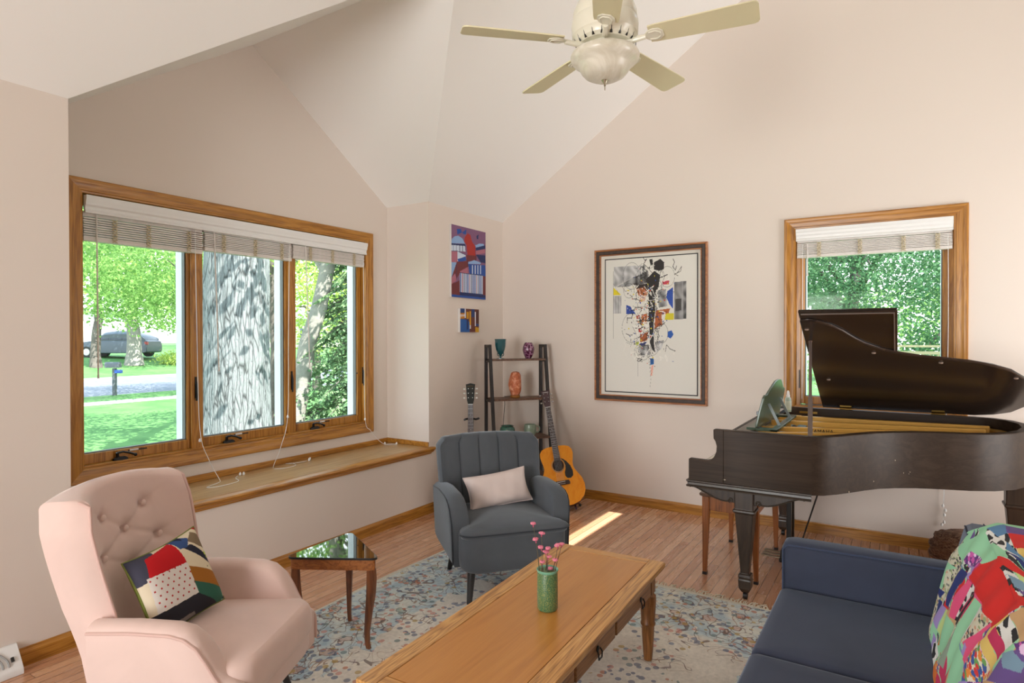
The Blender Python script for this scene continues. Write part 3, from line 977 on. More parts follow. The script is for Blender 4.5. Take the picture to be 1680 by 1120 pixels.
for i, p in enumerate(T3):
    d = p.normalized()
    foot = [Vector((-2.413, 1.950)), Vector((-2.440, 2.275)), Vector((-2.146, 2.118))][i] - cen
    mb = MB()
    knee = p * .90; 
    secs = []
    side = Vector((-d.y, d.x))
    for t, off, wr in ((0, .80, .019), (.12, .815, .021), (.3, .815, .020), (.55, .775, .016), (.8, .745, .0125), (.95, .765, .011), (1.0, .80, .011)):
        z = .386 * (1 - t)
        tgt = foot * (1 if t > .9 else 1)
        c = p * off * (1 - t) + (foot * (off / .80)) * t
        secs.append([(c.x + d.x * a + side.x * b, c.y + d.y * a + side.y * b, z) for a, b in rrect(wr * 2, wr * 1.7, wr * .4, 3)])
    mb.loft(secs)
    mb.build('leg', wl, stb)

# ================================================================== upholstered pieces
def sm(t): return t * t * (3 - 2 * t)
def lerp_tab(tab, v):
    if v <= tab[0][0]: return tab[0][1]
    for (a, x), (b, y) in zip(tab[:-1], tab[1:]):
        if v <= b: return x + (y - x) * (v - a) / (b - a)
    return tab[-1][1]
def soft_arm(mb, sgn, u_in, u_out, tab, z_low, vs_, flare=0.0):
    """arm as sections along v; rounded over the top"""
    secs = []
    for v in vs_:
        zt = lerp_tab(tab, v)
        w_ = u_out - u_in
        pts = []
        fl = flare * max(0, (zt - .35)) 
        pts.append((u_in + w_ * .10, z_low)); pts.append((u_out - w_ * .10, z_low)); pts.append((u_out + fl * .3, z_low + .04)); pts.append((u_out + fl * .7, (z_low + zt) / 2))
        r = w_ / 2
        for k in range(9):
            a = PI * k / 8
            pts.append(((u_in + u_out) / 2 + fl + math.cos(a) * r, zt - r * .75 + math.sin(a) * r * .75))
        pts.append((u_in + fl * .6, (z_low + zt) / 2)); pts.append((u_in, z_low + .04))
        secs.append([(sgn * a, v, b) for a, b in pts])
    mb.loft(secs)
def squircle_block(mb, w0, w1, v0, v1, z0, z1, crown=.02, r=.05, nu=14, nv=14, front_bulge=.0, tw=None):
    """soft cushion: grid top/bottom joined at a rounded rim"""
    rings = []
    def outline(s, grow):
        pts = []
        W = lambda v: (w0 + (w1 - w0) * (v - v0) / (v1 - v0))
        base = rrect(2, 2, .28, 6)
        for a, b in base:
            vv = (v0 + v1) / 2 + b * (v1 - v0) / 2 * s
            ww = (tw(vv) if tw else W(vv))
            pts.append((a * ww * s, vv + (front_bulge * (1 - a * a) if b > 0.5 else 0) * s))
        return pts
    h = z1 - z0
    secs = []
    for s, z in ((.0, -.0), (.5, 0), (.90, 0), (.97, .06), (1.0, .22), (1.0, .72), (.975, .90), (.93, 1.0), (.7, 1.0), (.4, 1.0), (.02, 1.0)):
        zc = z0 + h * z + (crown * (1 - max(s, 0) ** 2) if z > .95 else 0)
        secs.append([(a, b, zc) for a, b in outline(max(s, .02), 0)])
    mb.loft(secs)
def leg_round(mb, top, foot, r0, r1, n=14):
    mb.cyl(top, foot, r0, r1, n)

def pillow_pts(w, h, th, u, v, pinch=.10):
    a = 2 * u - 1; b = 2 * v - 1
    x = a * w / 2 * (1 - pinch * (1 - abs(b) ** 2) * abs(a) ** 3 * 1.0)
    y = b * h / 2 * (1 - pinch * (1 - abs(a) ** 2) * abs(b) ** 3 * 1.0)
    z = th / 2 * (max(0, (1 - a ** 4)) * max(0, (1 - b ** 4))) ** .55
    return x, y, z

# ---- pink armchair
pink = cloth('blush_velvet', rgb(222, 194, 184), .5, .05, .8, 4.0, tint=(1, .95, .93, 1))
pinkpipe = cloth('blush_piping', rgb(212, 178, 168), .3, .04)
blackleg = plain('black_wood', rgb(30, 27, 27), .35, Coat_Weight=.3)
pc = thing('armchair', 'blush pink velvet wingback armchair with a button-tufted back in front of the wide window', 'armchair', (-2.288, 1.326, .0), math.radians(27 - 90))
def pc_front(s, t):
    u = s * (.232 + .035 * sm(min(1, max(0, t) * 1.2)) - .016 * max(0, t - .85) / .15)
    v = -.165 - .115 * max(t, -.1) + .095 * abs(s) ** 2.8 - .01
    z = .40 + t * (.515 + .028 * (1 - s ** 2))
    return u, v, z
BT = [(-.107, .835), (.107, .835), (0, .765), (-.150, .700), (.150, .700), (0, .632)]
SEG = [(0, 2), (1, 2), (2, 3), (2, 4), (3, 5), (4, 5)]
EDGE = [((-.107, .835), (-.24, .91)), ((.107, .835), (.24, .91)), ((-.150, .700), (-.26, .76)), ((.150, .700), (.26, .76)), ((-.150, .700), (-.26, .62)), ((.150, .700), (.26, .62)), ((0, .632), (-.12, .53)), ((0, .632), (.12, .53))]
def tuft(u, z):
    d = 0
    for a, b in BT:
        d -= .020 * math.exp(-((u - a) ** 2 + (z - b) ** 2) / .0009)
    for q in [(BT[i], BT[j]) for i, j in SEG] + EDGE:
        (x0, y0), (x1, y1) = q
        dx, dy = x1 - x0, y1 - y0
        t = max(0, min(1, ((u - x0) * dx + (z - y0) * dy) / (dx * dx + dy * dy)))
        r2 = (u - x0 - t * dx) ** 2 + (z - y0 - t * dy) ** 2
        d -= .006 * math.exp(-r2 / .00005) * (1 if q[1] in BT else (1 - t))
    return d
mb = MB()
NS, NTT = 64, 60
secs = []
def pc_section(t, th, zadd=0.0, inset=0.0):
    F_ = []
    for i in range(NS + 1):
        s = -1 + 2 * i / NS
        u, v, z = pc_front(s, t)
        v += tuft(u, z)
        F_.append((u, v - inset, z + zadd))
    R_ = []
    for i in range(NS // 2 + 1):
        s = 1 - 2 * i / (NS // 2)
        u, v, z = pc_front(s, t)
        vr = -.165 - .115 * max(t, -.3) + .02 * abs(s) ** 4 - th + inset
        R_.append((u * 1.10, vr, z + zadd - .004))
    # rounded side edge
    a = F_[-1]; b = R_[0]
    F_.append((a[0] + .018, a[1] * .82 + b[1] * .18, a[2])); F_.append((a[0] + .03, a[1] * .5 + b[1] * .5, a[2]))
    c = R_[-1]; d = F_[0]
    R_.append((d[0] - .03, d[1] * .5 + c[1] * .5, d[2])); R_.append((d[0] - .018, d[1] * .82 + c[1] * .18, d[2]))
    return F_ + R_
for t in (-.36, -.24, -.12): secs.append(pc_section(t, .085))
for j in range(NTT + 1):
    t = j / NTT
    secs.append(pc_section(t, .085 + .02 * min(1, t * 3)))
for za, ins in ((.012, .006), (.021, .020), (.026, .040)):
    secs.append(pc_section(1.0, .105, za, ins))
mb.loft(secs)
mb.build('backrest', pink, pc, smooth=60)
for a, b in BT:
    u = a
    t = (b - .40) / (.515 + .028)
    s = a / .26
    v = pc_front(s, t)[1] - .006
    mb = MB(); mb.ball((a, v, b), .0125, .007, .0125, 12, 6)
    mb.build('button', pink, pc)
for sg in (-1, 1):
    P = []
    for j in range(0, 41):
        u, v, z = pc_front(sg, j / 40)
        P.append((u + sg * .006, v + .002, z))
    u, v, z = pc_front(sg, 1)
    P += [(u + sg * .010, v - .03, z + .016), (u + sg * .014, v - .08, z + .020), (u + sg * .014, v - .15, z + .012)]
    mb = MB(); mb.tube(P, .0055, 8)
    mb.build('piping', pinkpipe, pc)
mb = MB()
squircle_block(mb, .255, .280, -.24, .362, .195, .36, 0, .05, front_bulge=.028, tw=lambda v: .222 if v < .20 else .222 + .066 * sm(min(1, (v - .20) / .10)))
mb.build('base', pink, pc)
mb = MB()
squircle_block(mb, .25, .30, -.20, .375, .270, .405, .028, .06, front_bulge=.030, tw=lambda v: .222 if v < .20 else .222 + .070 * sm(min(1, (v - .20) / .10)))
o = mb.build('seat', pink, pc, sub=1)
tabp = [(-.15, .548), (.0, .555), (.14, .552), (.19, .540), (.23, .510), (.26, .465), (.285, .420), (.31, .385), (.34, .365), (.36, .350)]
vl = [-.15, -.12, -.06, 0, .08, .14, .17, .19, .21, .23, .245, .26, .272, .285, .297, .31, .325, .34, .35, .36]
for sg in (-1, 1):
    mb = MB(); soft_arm(mb, sg, .224, .312, tabp, .20, vl, .10)
    mb.build('armrest', pink, pc, smooth=60)
    P = []
    for v in [-.15, -.12, -.06, 0, .05, .1, .14, .17, .19, .21, .23, .245, .26, .272, .285, .297, .31, .325, .34, .352]:
        zt = lerp_tab(tabp, v); fl = .10 * max(0, zt - .35)
        P.append((sg * (.311 + fl), v, zt - .028))
    P.append((sg * .312, .363, .30)); P.append((sg * .311, .364, .22))
    mb = MB(); mb.tube(smooth_path(P, 3), .0058, 8)
    mb.build('piping', pinkpipe, pc)
for u, v, fu, fv in ((-.22, .22, -.27, .27), (.22, .22, .27, .27), (-.2, -.2, -.24, -.28), (.2, -.2, .24, -.28)):
    mb = MB(); leg_round(mb, (u, v, .215), (fu, fv, .0105), .021, .012)
    mb.build('leg', blackleg, pc)

# patchwork pillow on the pink chair
CREAM, TANB = rgb(224, 210, 182), rgb(128, 108, 84)
A = Art(150, 150, CREAM)
rngn = A.rng
A.poly([(0, 0), (330, 0), (180, 300), (0, 330)], rgb(62, 62, 78))                       # grey blue corner
A.poly([(180, 60), (560, 0), (600, 330), (110, 300)], rgb(190, 12, 22))                # red
A.poly([(90, 280), (600, 330), (590, 720), (60, 690)], rgb(222, 214, 206))
m = A.inside([(90, 280), (600, 330), (590, 720), (60, 690)])
for i in range(7):
    for j in range(6):
        cx, cy = 110 + i * 80 + (j % 2) * 40, 320 + j * 66
        A.put((np.hypot(A.x - cx, A.y - cy) < 11) & m, rgb(176, 40, 40))
A.poly([(0, 690), (590, 720), (860, 1000), (0, 1000)], rgb(34, 33, 42))
A.poly([(120, 880), (470, 900), (500, 960), (100, 960)], rgb(120, 112, 108))
A.poly([(590, 560), (590, 730), (860, 1000), (960, 1000), (960, 800)], rgb(44, 96, 78))
A.poly([(600, 380), (590, 570), (960, 830), (1000, 640)], rgb(160, 100, 26))
A.poly([(590, 250), (680, 200), (1000, 520), (1000, 640), (600, 380)], rgb(222, 208, 178))
A.poly([(620, 130), (760, 160), (960, 420), (1000, 520), (900, 460), (700, 230)], rgb(34, 36, 54))
A.poly([(740, 100), (880, 20), (1000, 130), (1000, 330), (860, 230)], TANB)
A.poly([(560, 0), (700, 0), (780, 70), (700, 170), (600, 150)], rgb(50, 78, 128))
A.poly([(640, 0), (720, 0), (700, 60)], rgb(30, 34, 60))
A.poly([(940, 0), (1000, 0), (1000, 60)], rgb(176, 20, 34))
A.speck(A.inside([(880, 330), (1000, 300), (1000, 1000), (930, 1000), (960, 640)]), [rgb(46, 76, 140), rgb(130, 190, 200), rgb(190, 206, 80), rgb(34, 38, 66)], .010, 26)
A.speck(A.inside([(600, 380), (700, 430), (960, 640), (990, 600), (800, 420)]), [rgb(34, 36, 44)], .004, 7)
artfab = attr_mat('patchwork_cotton', .85, fabric=True)
def place_pillow(name, label, w_, h_, th, Mx, front, back, edge_m=None, pinch=.10, art=None, cat='pillow'):
    root = thing(name, label, cat, tuple(Mx.translation))
    L = Mx.copy(); L.translation = (0, 0, 0)
    if art is not None:
        attr_grid('front_panel', art.a, lambda u, v: tuple(L @ Vector(pillow_pts(w_, h_, th, u, v, pinch))), front, root)
        mb = MB(); mb.grid(lambda u, v: tuple(L @ (Vector(pillow_pts(w_, h_, th, u, v, pinch)) * Vector((1, 1, -1)))), 40, 40)
        mb.build('back_panel', back, root)
    else:
        mb = MB()
        def wr(u, v, sg):
            x, y, z = pillow_pts(w_, h_, th, u, v, pinch)
            z += .0035 * math.sin(x * 60 + y * 23) * math.sin(y * 44 - x * 13) * (z > .01)
            return tuple(L @ Vector((x, y, sg * z)))
        mb.grid(lambda u, v: wr(u, v, 1), 40, 28); mb.grid(lambda u, v: wr(u, v, -1), 40, 28)
        mb.build('cover', front, root)
    P = []
    for k in range(80):
        q = k / 80 * 4
        s = int(q); f = q - s
        u, v = ((f, 0), (1, f), (1 - f, 1), (0, 1 - f))[s]
        x, y, z = pillow_pts(w_, h_, th, u, v, pinch)
        P.append(tuple(L @ Vector((x, y, 0))))
    mb = MB(); mb.tube(P, .0035, 6, loop=True)
    mb.build('seam', edge_m or front, root)
    return root
def basis(right, up, origin, roll=0.0):
    r = Vector(right).normalized(); u = Vector(up); n = r.cross(u).normalized(); u = n.cross(r).normalized()
    m = Matrix(((r.x, u.x, n.x, origin[0]), (r.y, u.y, n.y, origin[1]), (r.z, u.z, n.z, origin[2]), (0, 0, 0, 1)))
    return m @ Matrix.Rotation(roll, 4, 'Z')
phi = math.radians(27)
cf = Vector((math.cos(phi), math.sin(phi), 0)); cu = Vector((math.sin(phi), -math.cos(phi), 0))
pcl = Vector((-2.288, 1.326, 0))
pos = pcl + cf * (-.035) + cu * (.030) + Vector((0, 0, .575))
rt = (-cu * .95 + cf * .28).normalized()
place_pillow('throw_pillow', 'square patchwork pillow in red, green, ochre and dotted white leaning on the pink armchair', .315, .315, .11,
             basis(rt, (Vector((0, 0, 1)) - cf * .42), pos, math.radians(8)), artfab, plain('pillow_back', rgb(126, 140, 48), .85), plain('pillow_seam', rgb(120, 130, 60), .85), .08, A)

# ---- grey channel-back armchair
slate = cloth('slate_velvet', rgb(78, 82, 87), .35, .10, .8, 6.0, tint=(.85, .93, 1, 1))
slate_d = cloth('slate_piping', rgb(48, 52, 58), .2, .05)
gc = thing('armchair', 'slate grey velvet armchair with a channel-tufted back at the far end of the rug', 'armchair', (-2.062, 3.146, .0), math.radians(-130.5))
mb = MB()
NS = 80
def gc_section(t, inset=0.0, zadd=0.0):
    z = .36 + t * (.478) + zadd
    hw = .312 + .020 * t - inset * .8
    if t > .90: hw -= .030 * ((t - .90) / .10) ** 2
    vc = -.175 - .115 * t
    F_ = []
    for i in range(NS + 1):
        s = -1 + 2 * i / NS
        q = (s + 1) / 2 * 5
        ch = abs(math.sin(PI * q)) ** .45
        groove = -.016 * (1 - ch) if 0.04 < i / NS < .96 else 0
        cv = .035 * abs(s) ** 4
        F_.append((s * hw, vc + groove + cv - inset, z + .010 * (1 - s * s) * t))
    R_ = []
    for i in range(17):
        s = 1 - 2 * i / 16
        R_.append((s * (hw + .006), vc - .105 + .03 * abs(s) ** 6 + inset, z - .003))
    a = F_[-1]; b = R_[0]
    F_.append((a[0] + .012, a[1] * .75 + b[1] * .25, a[2])); F_.append((a[0] + .016, a[1] * .4 + b[1] * .6, a[2]))
    c = R_[-1]; d = F_[0]
    R_.append((d[0] - .016, d[1] * .4 + c[1] * .6, d[2])); R_.append((d[0] - .012, d[1] * .75 + c[1] * .25, d[2]))
    return F_ + R_
secs = [gc_section(j / 30) for j in range(31)] + [gc_section(1, .010, .012), gc_section(1, .026, .020), gc_section(1, .045, .023)]
mb.loft(secs)
mb.build('backrest', slate, gc, smooth=50)
mb = MB()
for k in range(1, 5):
    s = -1 + 2 * k / 5
    P = []
    for j in range(31):
        t = j / 30
        hw = .312 + .020 * t
        P.append((s * hw, -.175 - .115 * t - .014 + .035 * abs(s) ** 4, .36 + t * .478 + .010 * (1 - s * s) * t))
    P.append((s * .3, -.32, .855)); P.append((s * .3, -.37, .855))
    mb.tube(P, .0022, 5)
mb.build('channel_seams', slate_d, gc)
# body with front apron
mb = MB()
def gbody(z, g):
    pts = []
    for a, b in rrect(2, 2, .30, 6):
        vv = .02 + b * .315 * g + (.012 * (1 - a * a) if b > .5 else 0)
        ww = (.315 if vv > .0 else .295) * (1 - .0)
        pts.append((a * ww * (g if z < .3 else 1), vv, z))
    return pts
mb.loft([gbody(z, g) for z, g in ((.185, .90), (.192, .95), (.215, .985), (.26, 1.0), (.34, 1.0), (.405, 1.0))])
mb.build('base', slate, gc, smooth=60)
mb = MB()
def gseat(s, zz):
    pts = []
    for a, b in rrect(2, 2, .22, 6):
        vv = .035 + b * .310 * s + (.014 * (1 - a * a) if b > .5 else 0) * s
        ww = .262 if vv < .20 else .262 + .062 * sm(min(1, (vv - .20) / .10))
        pts.append((a * ww * s, vv, zz))
    return pts
mb.loft([gseat(s, z) for s, z in ((.98, .385), (1.0, .405), (1.0, .412), (.97, .425), (.90, .436), (.7, .450), (.4, .458), (.05, .460))])
mb.build('seat', slate, gc, smooth=80)
P = [p for p in gseat(1.012, .408) if p[1] > .19]
P = sorted(P, key=lambda p: math.atan2(p[0], p[1]))
mb = MB(); mb.tube(P, .0045, 6); mb.build('piping', slate_d, gc)
tabg = [(-.30, .575), (-.1, .600), (.06, .602), (.135, .594), (.180, .574), (.205, .545), (.220, .50), (.226, .44)]
vl = [-.30, -.2, -.1, -.02, .06, .10, .135, .160, .180, .194, .205, .213, .220, .226]
for sg in (-1, 1):
    mb = MB(); soft_arm(mb, sg, .240, .348, tabg, .205, vl, .08)
    mb.build('armrest', slate, gc, smooth=60)
    P = [(sg * .348, .227, .22)]
    P += [(sg * (.346 + .08 * max(0, lerp_tab(tabg, v) - .35)), v, lerp_tab(tabg, v) - .028) for v in vl[::-1]]
    mb = MB(); mb.tube(smooth_path(P, 3), .004, 6)
    mb.build('piping', slate_d, gc)
for u, v, fu, fv in ((-.245, .25, -.265, .275), (.245, .25, .265, .275), (-.24, -.22, -.265, -.275), (.24, -.22, .265, -.275)):
    mb = MB(); leg_round(mb, (u, v, .20), (fu, fv, .010), .0245, .0150, 18)
    mb.build('leg', blackleg, gc)
gf = Vector((.760, -.649, 0)); gu = Vector((-.649, -.760, 0))
gl = Vector((-2.062, 3.146, 0))
pos = gl + gf * (-.085) + gu * (-.005) + Vector((0, 0, .548))
place_pillow('lumbar_pillow', 'small rectangular pale beige pillow lying against the back of the grey armchair', .410, .215, .11,
             basis(-gu, (Vector((0, 0, 1)) - gf * .50), pos, math.radians(7)), cloth('beige_linen', rgb(206, 190, 184), .2, .04), None, None, .09)

# ---- sofa
navy = cloth('navy_velvet', rgb(52, 58, 76), .22, .16, .75, 3.0, tint=(.75, .85, 1, 1))
navyd = plain('navy_seam', rgb(30, 36, 56), .9)
sf = thing('sofa', 'dark navy blue velvet sofa with square arm in the right foreground', 'sofa', (-.435, 2.995, 0))
# local frame: x towards the back (+X world), y along the sofa
SLEN = 2.15
def soft_box(mb, x0, x1, y0, y1, z0, z1, r=.02):
    secs = []
    for k, (dz, s) in enumerate(((0, r * .7), (r * .3, r * .2), (r, 0))):
        secs.append((z0 + dz, s))
    secs += [(z1 - r, 0), (z1 - r * .3, r * .25), (z1, r * .8)]
    cx, cy = (x0 + x1) / 2, (y0 + y1) / 2
    mb.loft([[(x, y, z) for x, y in rrect(x1 - x0 - 2 * s, y1 - y0 - 2 * s, r, 5, cx, cy)] for z, s in secs])
mb = MB()
soft_box(mb, .004, .90, -.125, 0, .06, .612, .030)
mb.build('armrest', navy, sf, smooth=50)
mb = MB(); mb.tube([(.010, -.122, .10), (.010, -.122, .58), (.03, -.120, .600), (.60, -.120, .606)], .004, 6)
mb.build('arm_piping', cloth('navy_piping', rgb(58, 68, 92), .2, .05), sf)
cuts = [-.125, -.768, -1.41, -2.05]
for i in range(3):
    mb = MB()
    y1_, y0_ = cuts[i] - .001, cuts[i + 1] + .001
    def sec(s, z, y1_=y1_, y0_=y0_):
        cy = (y0_ + y1_) / 2; hh = (y1_ - y0_) / 2
        return [(x, y, z) for x, y in rrect(.66 - 2 * s, 2 * hh - 1.2 * s, .022, 5, .33, cy)]
    mb.loft([sec(s, z) for s, z in ((.01, .25), (0, .265), (0, .392), (.004, .408), (.014, .418), (.05, .424), (.15, .428), (.30, .429))])
    mb.build('seat_cushion', navy, sf, smooth=60)
mb = MB(); soft_box(mb, .03, .85, -SLEN, -.02, .08, .26, .02); mb.build('base', navy, sf, smooth=50)
mb = MB()
def backsec(y, g):
    pr = [(.545, .40), (.560, .46), (.640, .775), (.648, .792), (.665, .802), (.74, .800), (.760, .786), (.86, .28), (.86, .20), (.60, .20)]
    cx, cz = .70, .50
    return [(cx + (x - cx) * g, y, cz + (z - cz) * g) for x, z in pr]
mb.loft([backsec(y, g) for y, g in ((-.128, .96), (-.133, .99), (-.142, 1.0), (-1.0, 1.0), (-SLEN + .02, 1.0), (-SLEN, .96))])
mb.build('backrest', navy, sf, smooth=50)
mb = MB()
mb.tube([(.644, -.145, .789), (.644, -1.0, .789), (.644, -SLEN + .02, .789)], .0035, 6)
mb.tube([(.70, -.139, .803), (.70, -.30, .803)], .0022, 5)
mb.build('back_seam', navyd, sf)
for x_, y_ in ((.10, -.10), (.78, -.10), (.10, -SLEN + .1), (.78, -SLEN + .1)):
    mb = MB(); leg_round(mb, (x_, y_, .085), (x_, y_, .010 if x_ < .4 else .0), .025, .018); mb.build('leg', blackleg, sf)

# ---- quilt over the sofa back
QUILT = [('mint',[(115,470),(174,399),(305,303),(360,318),(450,274),(506,275),(429,338),(391,378),(286,393),(223,490)]),('bw',[(305,303),(405,251),(443,267),(360,318)]),('blu',[(405,251),(525,201),(537,214),(443,267)]),('blk',[(456,278),(550,241),(565,241),(501,279)]),('flor',[(515,207),(603,178),(614,190),(537,214)]),('navy',[(449,272),(537,214),(614,190),(633,210),(559,235)]),('red',[(391,378),(438,329),(508,277),(601,220),(649,204),(657,212),(615,234),(510,310),(560,310),(642,296),(697,256),(709,270),(662,336),(615,424),(516,432),(439,438),(367,448)]),('cow',[(510,310),(548,283),(597,273),(661,282),(642,296),(560,310)]),('lime',[(555,275),(655,211),(676,234),(635,269),(586,276)]),('steel',[(554,304),(603,264),(639,266),(608,297)]),('purp',[(616,291),(679,236),(697,256),(659,281)]),('print',[(70,534),(124,464),(223,490),(201,539),(50,593)]),('mint',[(42,636),(56,596),(190,533),(178,589),(155,663),(58,700)]),('print',[(138,590),(233,496),(269,478),(206,603),(200,663),(137,699)]),('pprint',[(254,449),(286,393),(381,370),(377,402),(283,448)]),('cow',[(246,474),(339,429),(365,429),(330,460)]),('navy',[(269,478),(348,453),(348,490),(307,578),(307,635),(230,666),(206,603)]),('navy',[(51,709),(158,665),(134,709)]),('print',[(47,754),(140,711),(106,776),(95,829),(63,841)]),('navy',[(128,717),(192,691),(154,772),(142,811)]),('lav',[(192,691),(240,671),(211,751),(205,791),(157,784)]),('lime',[(240,671),(278,660),(253,728),(261,782),(205,791)]),('oran',[(276,658),(300,641),(281,710),(281,790),(261,808)]),('mint',[(298,650),(378,636),(374,707),(349,789),(278,799),(268,735)]),('multi',[(343,487),(330,553),(321,624),(283,623),(302,575)]),('pink',[(373,453),(394,449),(382,530),(357,624),(324,640),(335,556)]),('cow',[(394,449),(452,440),(406,510),(378,581),(374,615),(357,624),(382,530)]),('blk',[(452,440),(458,452),(418,536),(393,617),(376,626),(374,597)]),('mint',[(463,448),(512,436),(486,579),(462,682),(428,769),(396,718),(397,619),(426,541)]),('white',[(502,444),(531,436),(516,550),(479,641),(469,669),(486,562)]),('mint',[(490,598),(543,600),(578,638),(459,766),(462,682)]),('print',[(531,436),(597,415),(581,460),(533,546),(507,592),(516,550)]),('pink',[(590,424),(604,421),(571,505),(560,604),(536,608),(548,526)]),('yell',[(615,444),(702,440),(687,492),(596,487)]),('mage',[(638,395),(719,392),(706,437),(625,439)]),('cow',[(666,340),(741,341),(719,392),(644,394)]),('tan',[(714,275),(761,327),(750,338),(664,339)]),('purp',[(724,410),(765,331),(814,384),(702,505)]),('steel',[(717,403),(744,368),(779,363),(782,384),(743,416)]),('pprint',[(736,359),(761,327),(783,351)]),('flor',[(591,491),(687,492),(695,512),(578,638),(560,604)]),('sage',[(397,619),(396,718),(396,772),(353,791),(374,707)])]

QC = dict(mint=rgb(150, 208, 168), blu=rgb(88, 130, 170), blk=rgb(40, 40, 44), navy=rgb(38, 52, 116), red=rgb(206, 38, 34), lime=rgb(196, 214, 140), steel=rgb(120, 150, 172),
          purp=rgb(104, 80, 142), lav=rgb(158, 138, 196), oran=rgb(206, 110, 44), pink=rgb(222, 82, 126), white=rgb(214, 216, 212), yell=rgb(226, 196, 110), mage=rgb(192, 48, 92), tan=rgb(198, 160, 116), sage=rgb(140, 156, 140))
Aq = Art(560, 400, QC['mint'])
def qfill(kind, m):
    rnd = Aq.rng
    if kind in QC: Aq.put(m, QC[kind])
    elif kind in ('bw', 'cow'):
        Aq.put(m, rgb(224, 224, 220))
        s_ = 16 if kind == 'bw' else 24
        ph = np.sin(Aq.x / s_ * 2.1 + 1.3 * np.sin(Aq.y / s_)) + np.sin(Aq.y / s_ * 2.7 + np.sin(Aq.x / s_ * 1.7))
        Aq.put(m & (ph > .25), rgb(38, 38, 42))
    elif kind == 'flor':
        Aq.put(m, rgb(226, 216, 196)); Aq.speck(m, [rgb(210, 60, 60), rgb(230, 140, 60), rgb(60, 90, 160), rgb(110, 160, 90)], .03, 9)
    elif kind == 'print':
        Aq.put(m, rgb(206, 202, 180)); Aq.speck(m, [rgb(90, 94, 90), rgb(150, 166, 120), rgb(200, 150, 120), rgb(60, 60, 66)], .025, 6)
    elif kind == 'pprint':
        Aq.put(m, rgb(98, 52, 124)); Aq.speck(m, [rgb(226, 190, 226), rgb(200, 90, 170)], .03, 6)
    elif kind == 'multi':
        Aq.put(m, rgb(70, 120, 150)); Aq.speck(m, [rgb(190, 60, 150), rgb(220, 220, 230), rgb(60, 160, 130), rgb(190, 60, 60)], .04, 8)
kinds = ['mint', 'navy', 'red', 'lime', 'purp', 'tan', 'yell', 'mage', 'pink', 'steel', 'cow', 'flor', 'print', 'pprint', 'blu', 'lav', 'oran']
# scrappy strips everywhere first, then the blocks that show
rg = np.random.RandomState(4)
for i in range(14):
    for j in range(0 if i > 3 else 3, 9):
        x0, y0 = i * 76 - 10, j * 118 - 20
        P = [(x0 + rg.randint(-12, 12), y0 + rg.randint(-12, 12)), (x0 + 78 + rg.randint(-12, 12), y0 + 20 + rg.randint(-12, 12)), (x0 + 80 + rg.randint(-12, 12), y0 + 128), (x0 + rg.randint(-12, 12), y0 + 120)]
        qfill(kinds[rg.randint(len(kinds))], Aq.inside(P))
Aq.put(Aq.inside([(0, 0), (190, 0), (190, 1000), (0, 1000)]), QC['mint'])
qfill('print', Aq.inside([(90, 420), (170, 420), (170, 1000), (90, 1000)]))
for kind, P in QUILT: qfill(kind, Aq.inside(P))
ql = thing('patchwork_quilt', 'bright patchwork quilt with mint, red and navy patches draped over the sofa back', 'quilt', (0.105, 2.0, .42))
SQ = math.hypot(1, .25)
def quilt_pt(u, v):
    y = 2.90 - 1.7 * u
    s = .75 - .85 * (1 - v)
    y -= max(0, min(.12, s - .29)) * .9 * max(0, 1 - (2.715 - y) / .5) ** 2
    wob = .010 * math.sin(y * 17 + s * 9) * math.sin(s * 14 + 1) + .006 * math.sin(y * 41 + s * 23)
    smax = .405 + .085 * sm(min(1, max(0, (2.70 - y) / .35)))
    if s <= smax:
        z = .42 + max(s, .004) / SQ; x = .105 + (z - .42) * .25 + .18 * max(0, s - .40)
        n = (-.97, .24); k = .014 + wob * (.6 if s > .03 else .2)
        bulge = .006 * math.sin(min(1, max(0, s / smax)) * PI)
        x += n[0] * (k - .008 + bulge); z += n[1] * (k - .008 + bulge)
    else:
        a = min(1.0, (s - smax) / .10)
        x0, z0 = .105 + smax / SQ * .25 + .18 * max(0, smax - .40), .42 + smax / SQ
        th = a * PI / 2
        x = x0 - .010 + .045 * math.sin(th) + max(0, s - smax - .10) * .95; z = z0 + .004 + .020 * (math.sin(th)) + wob * .3
        z = max(z, .812)
    yy = y + .010 * math.sin(s * 22 + 2)
    return (x - .105, yy - 2.0, z - .42)
# keep only the cloth itself: its left edge hangs at y = 2.74
c0 = int((2.90 - 2.715) / 1.7 * 560)
art = Aq.a[:, c0:]
rows0 = 0
attr_grid('quilt_cloth', art, lambda u, v: quilt_pt((c0 + u * (560 - c0)) / 560, v), artfab, ql)
ob = ql.children[0] if ql.children else None
for o_ in COL.objects:
    if o_.name.startswith('quilt_cloth'):
        sd = o_.modifiers.new('thick', 'SOLIDIFY'); sd.thickness = .006; sd.offset = 1

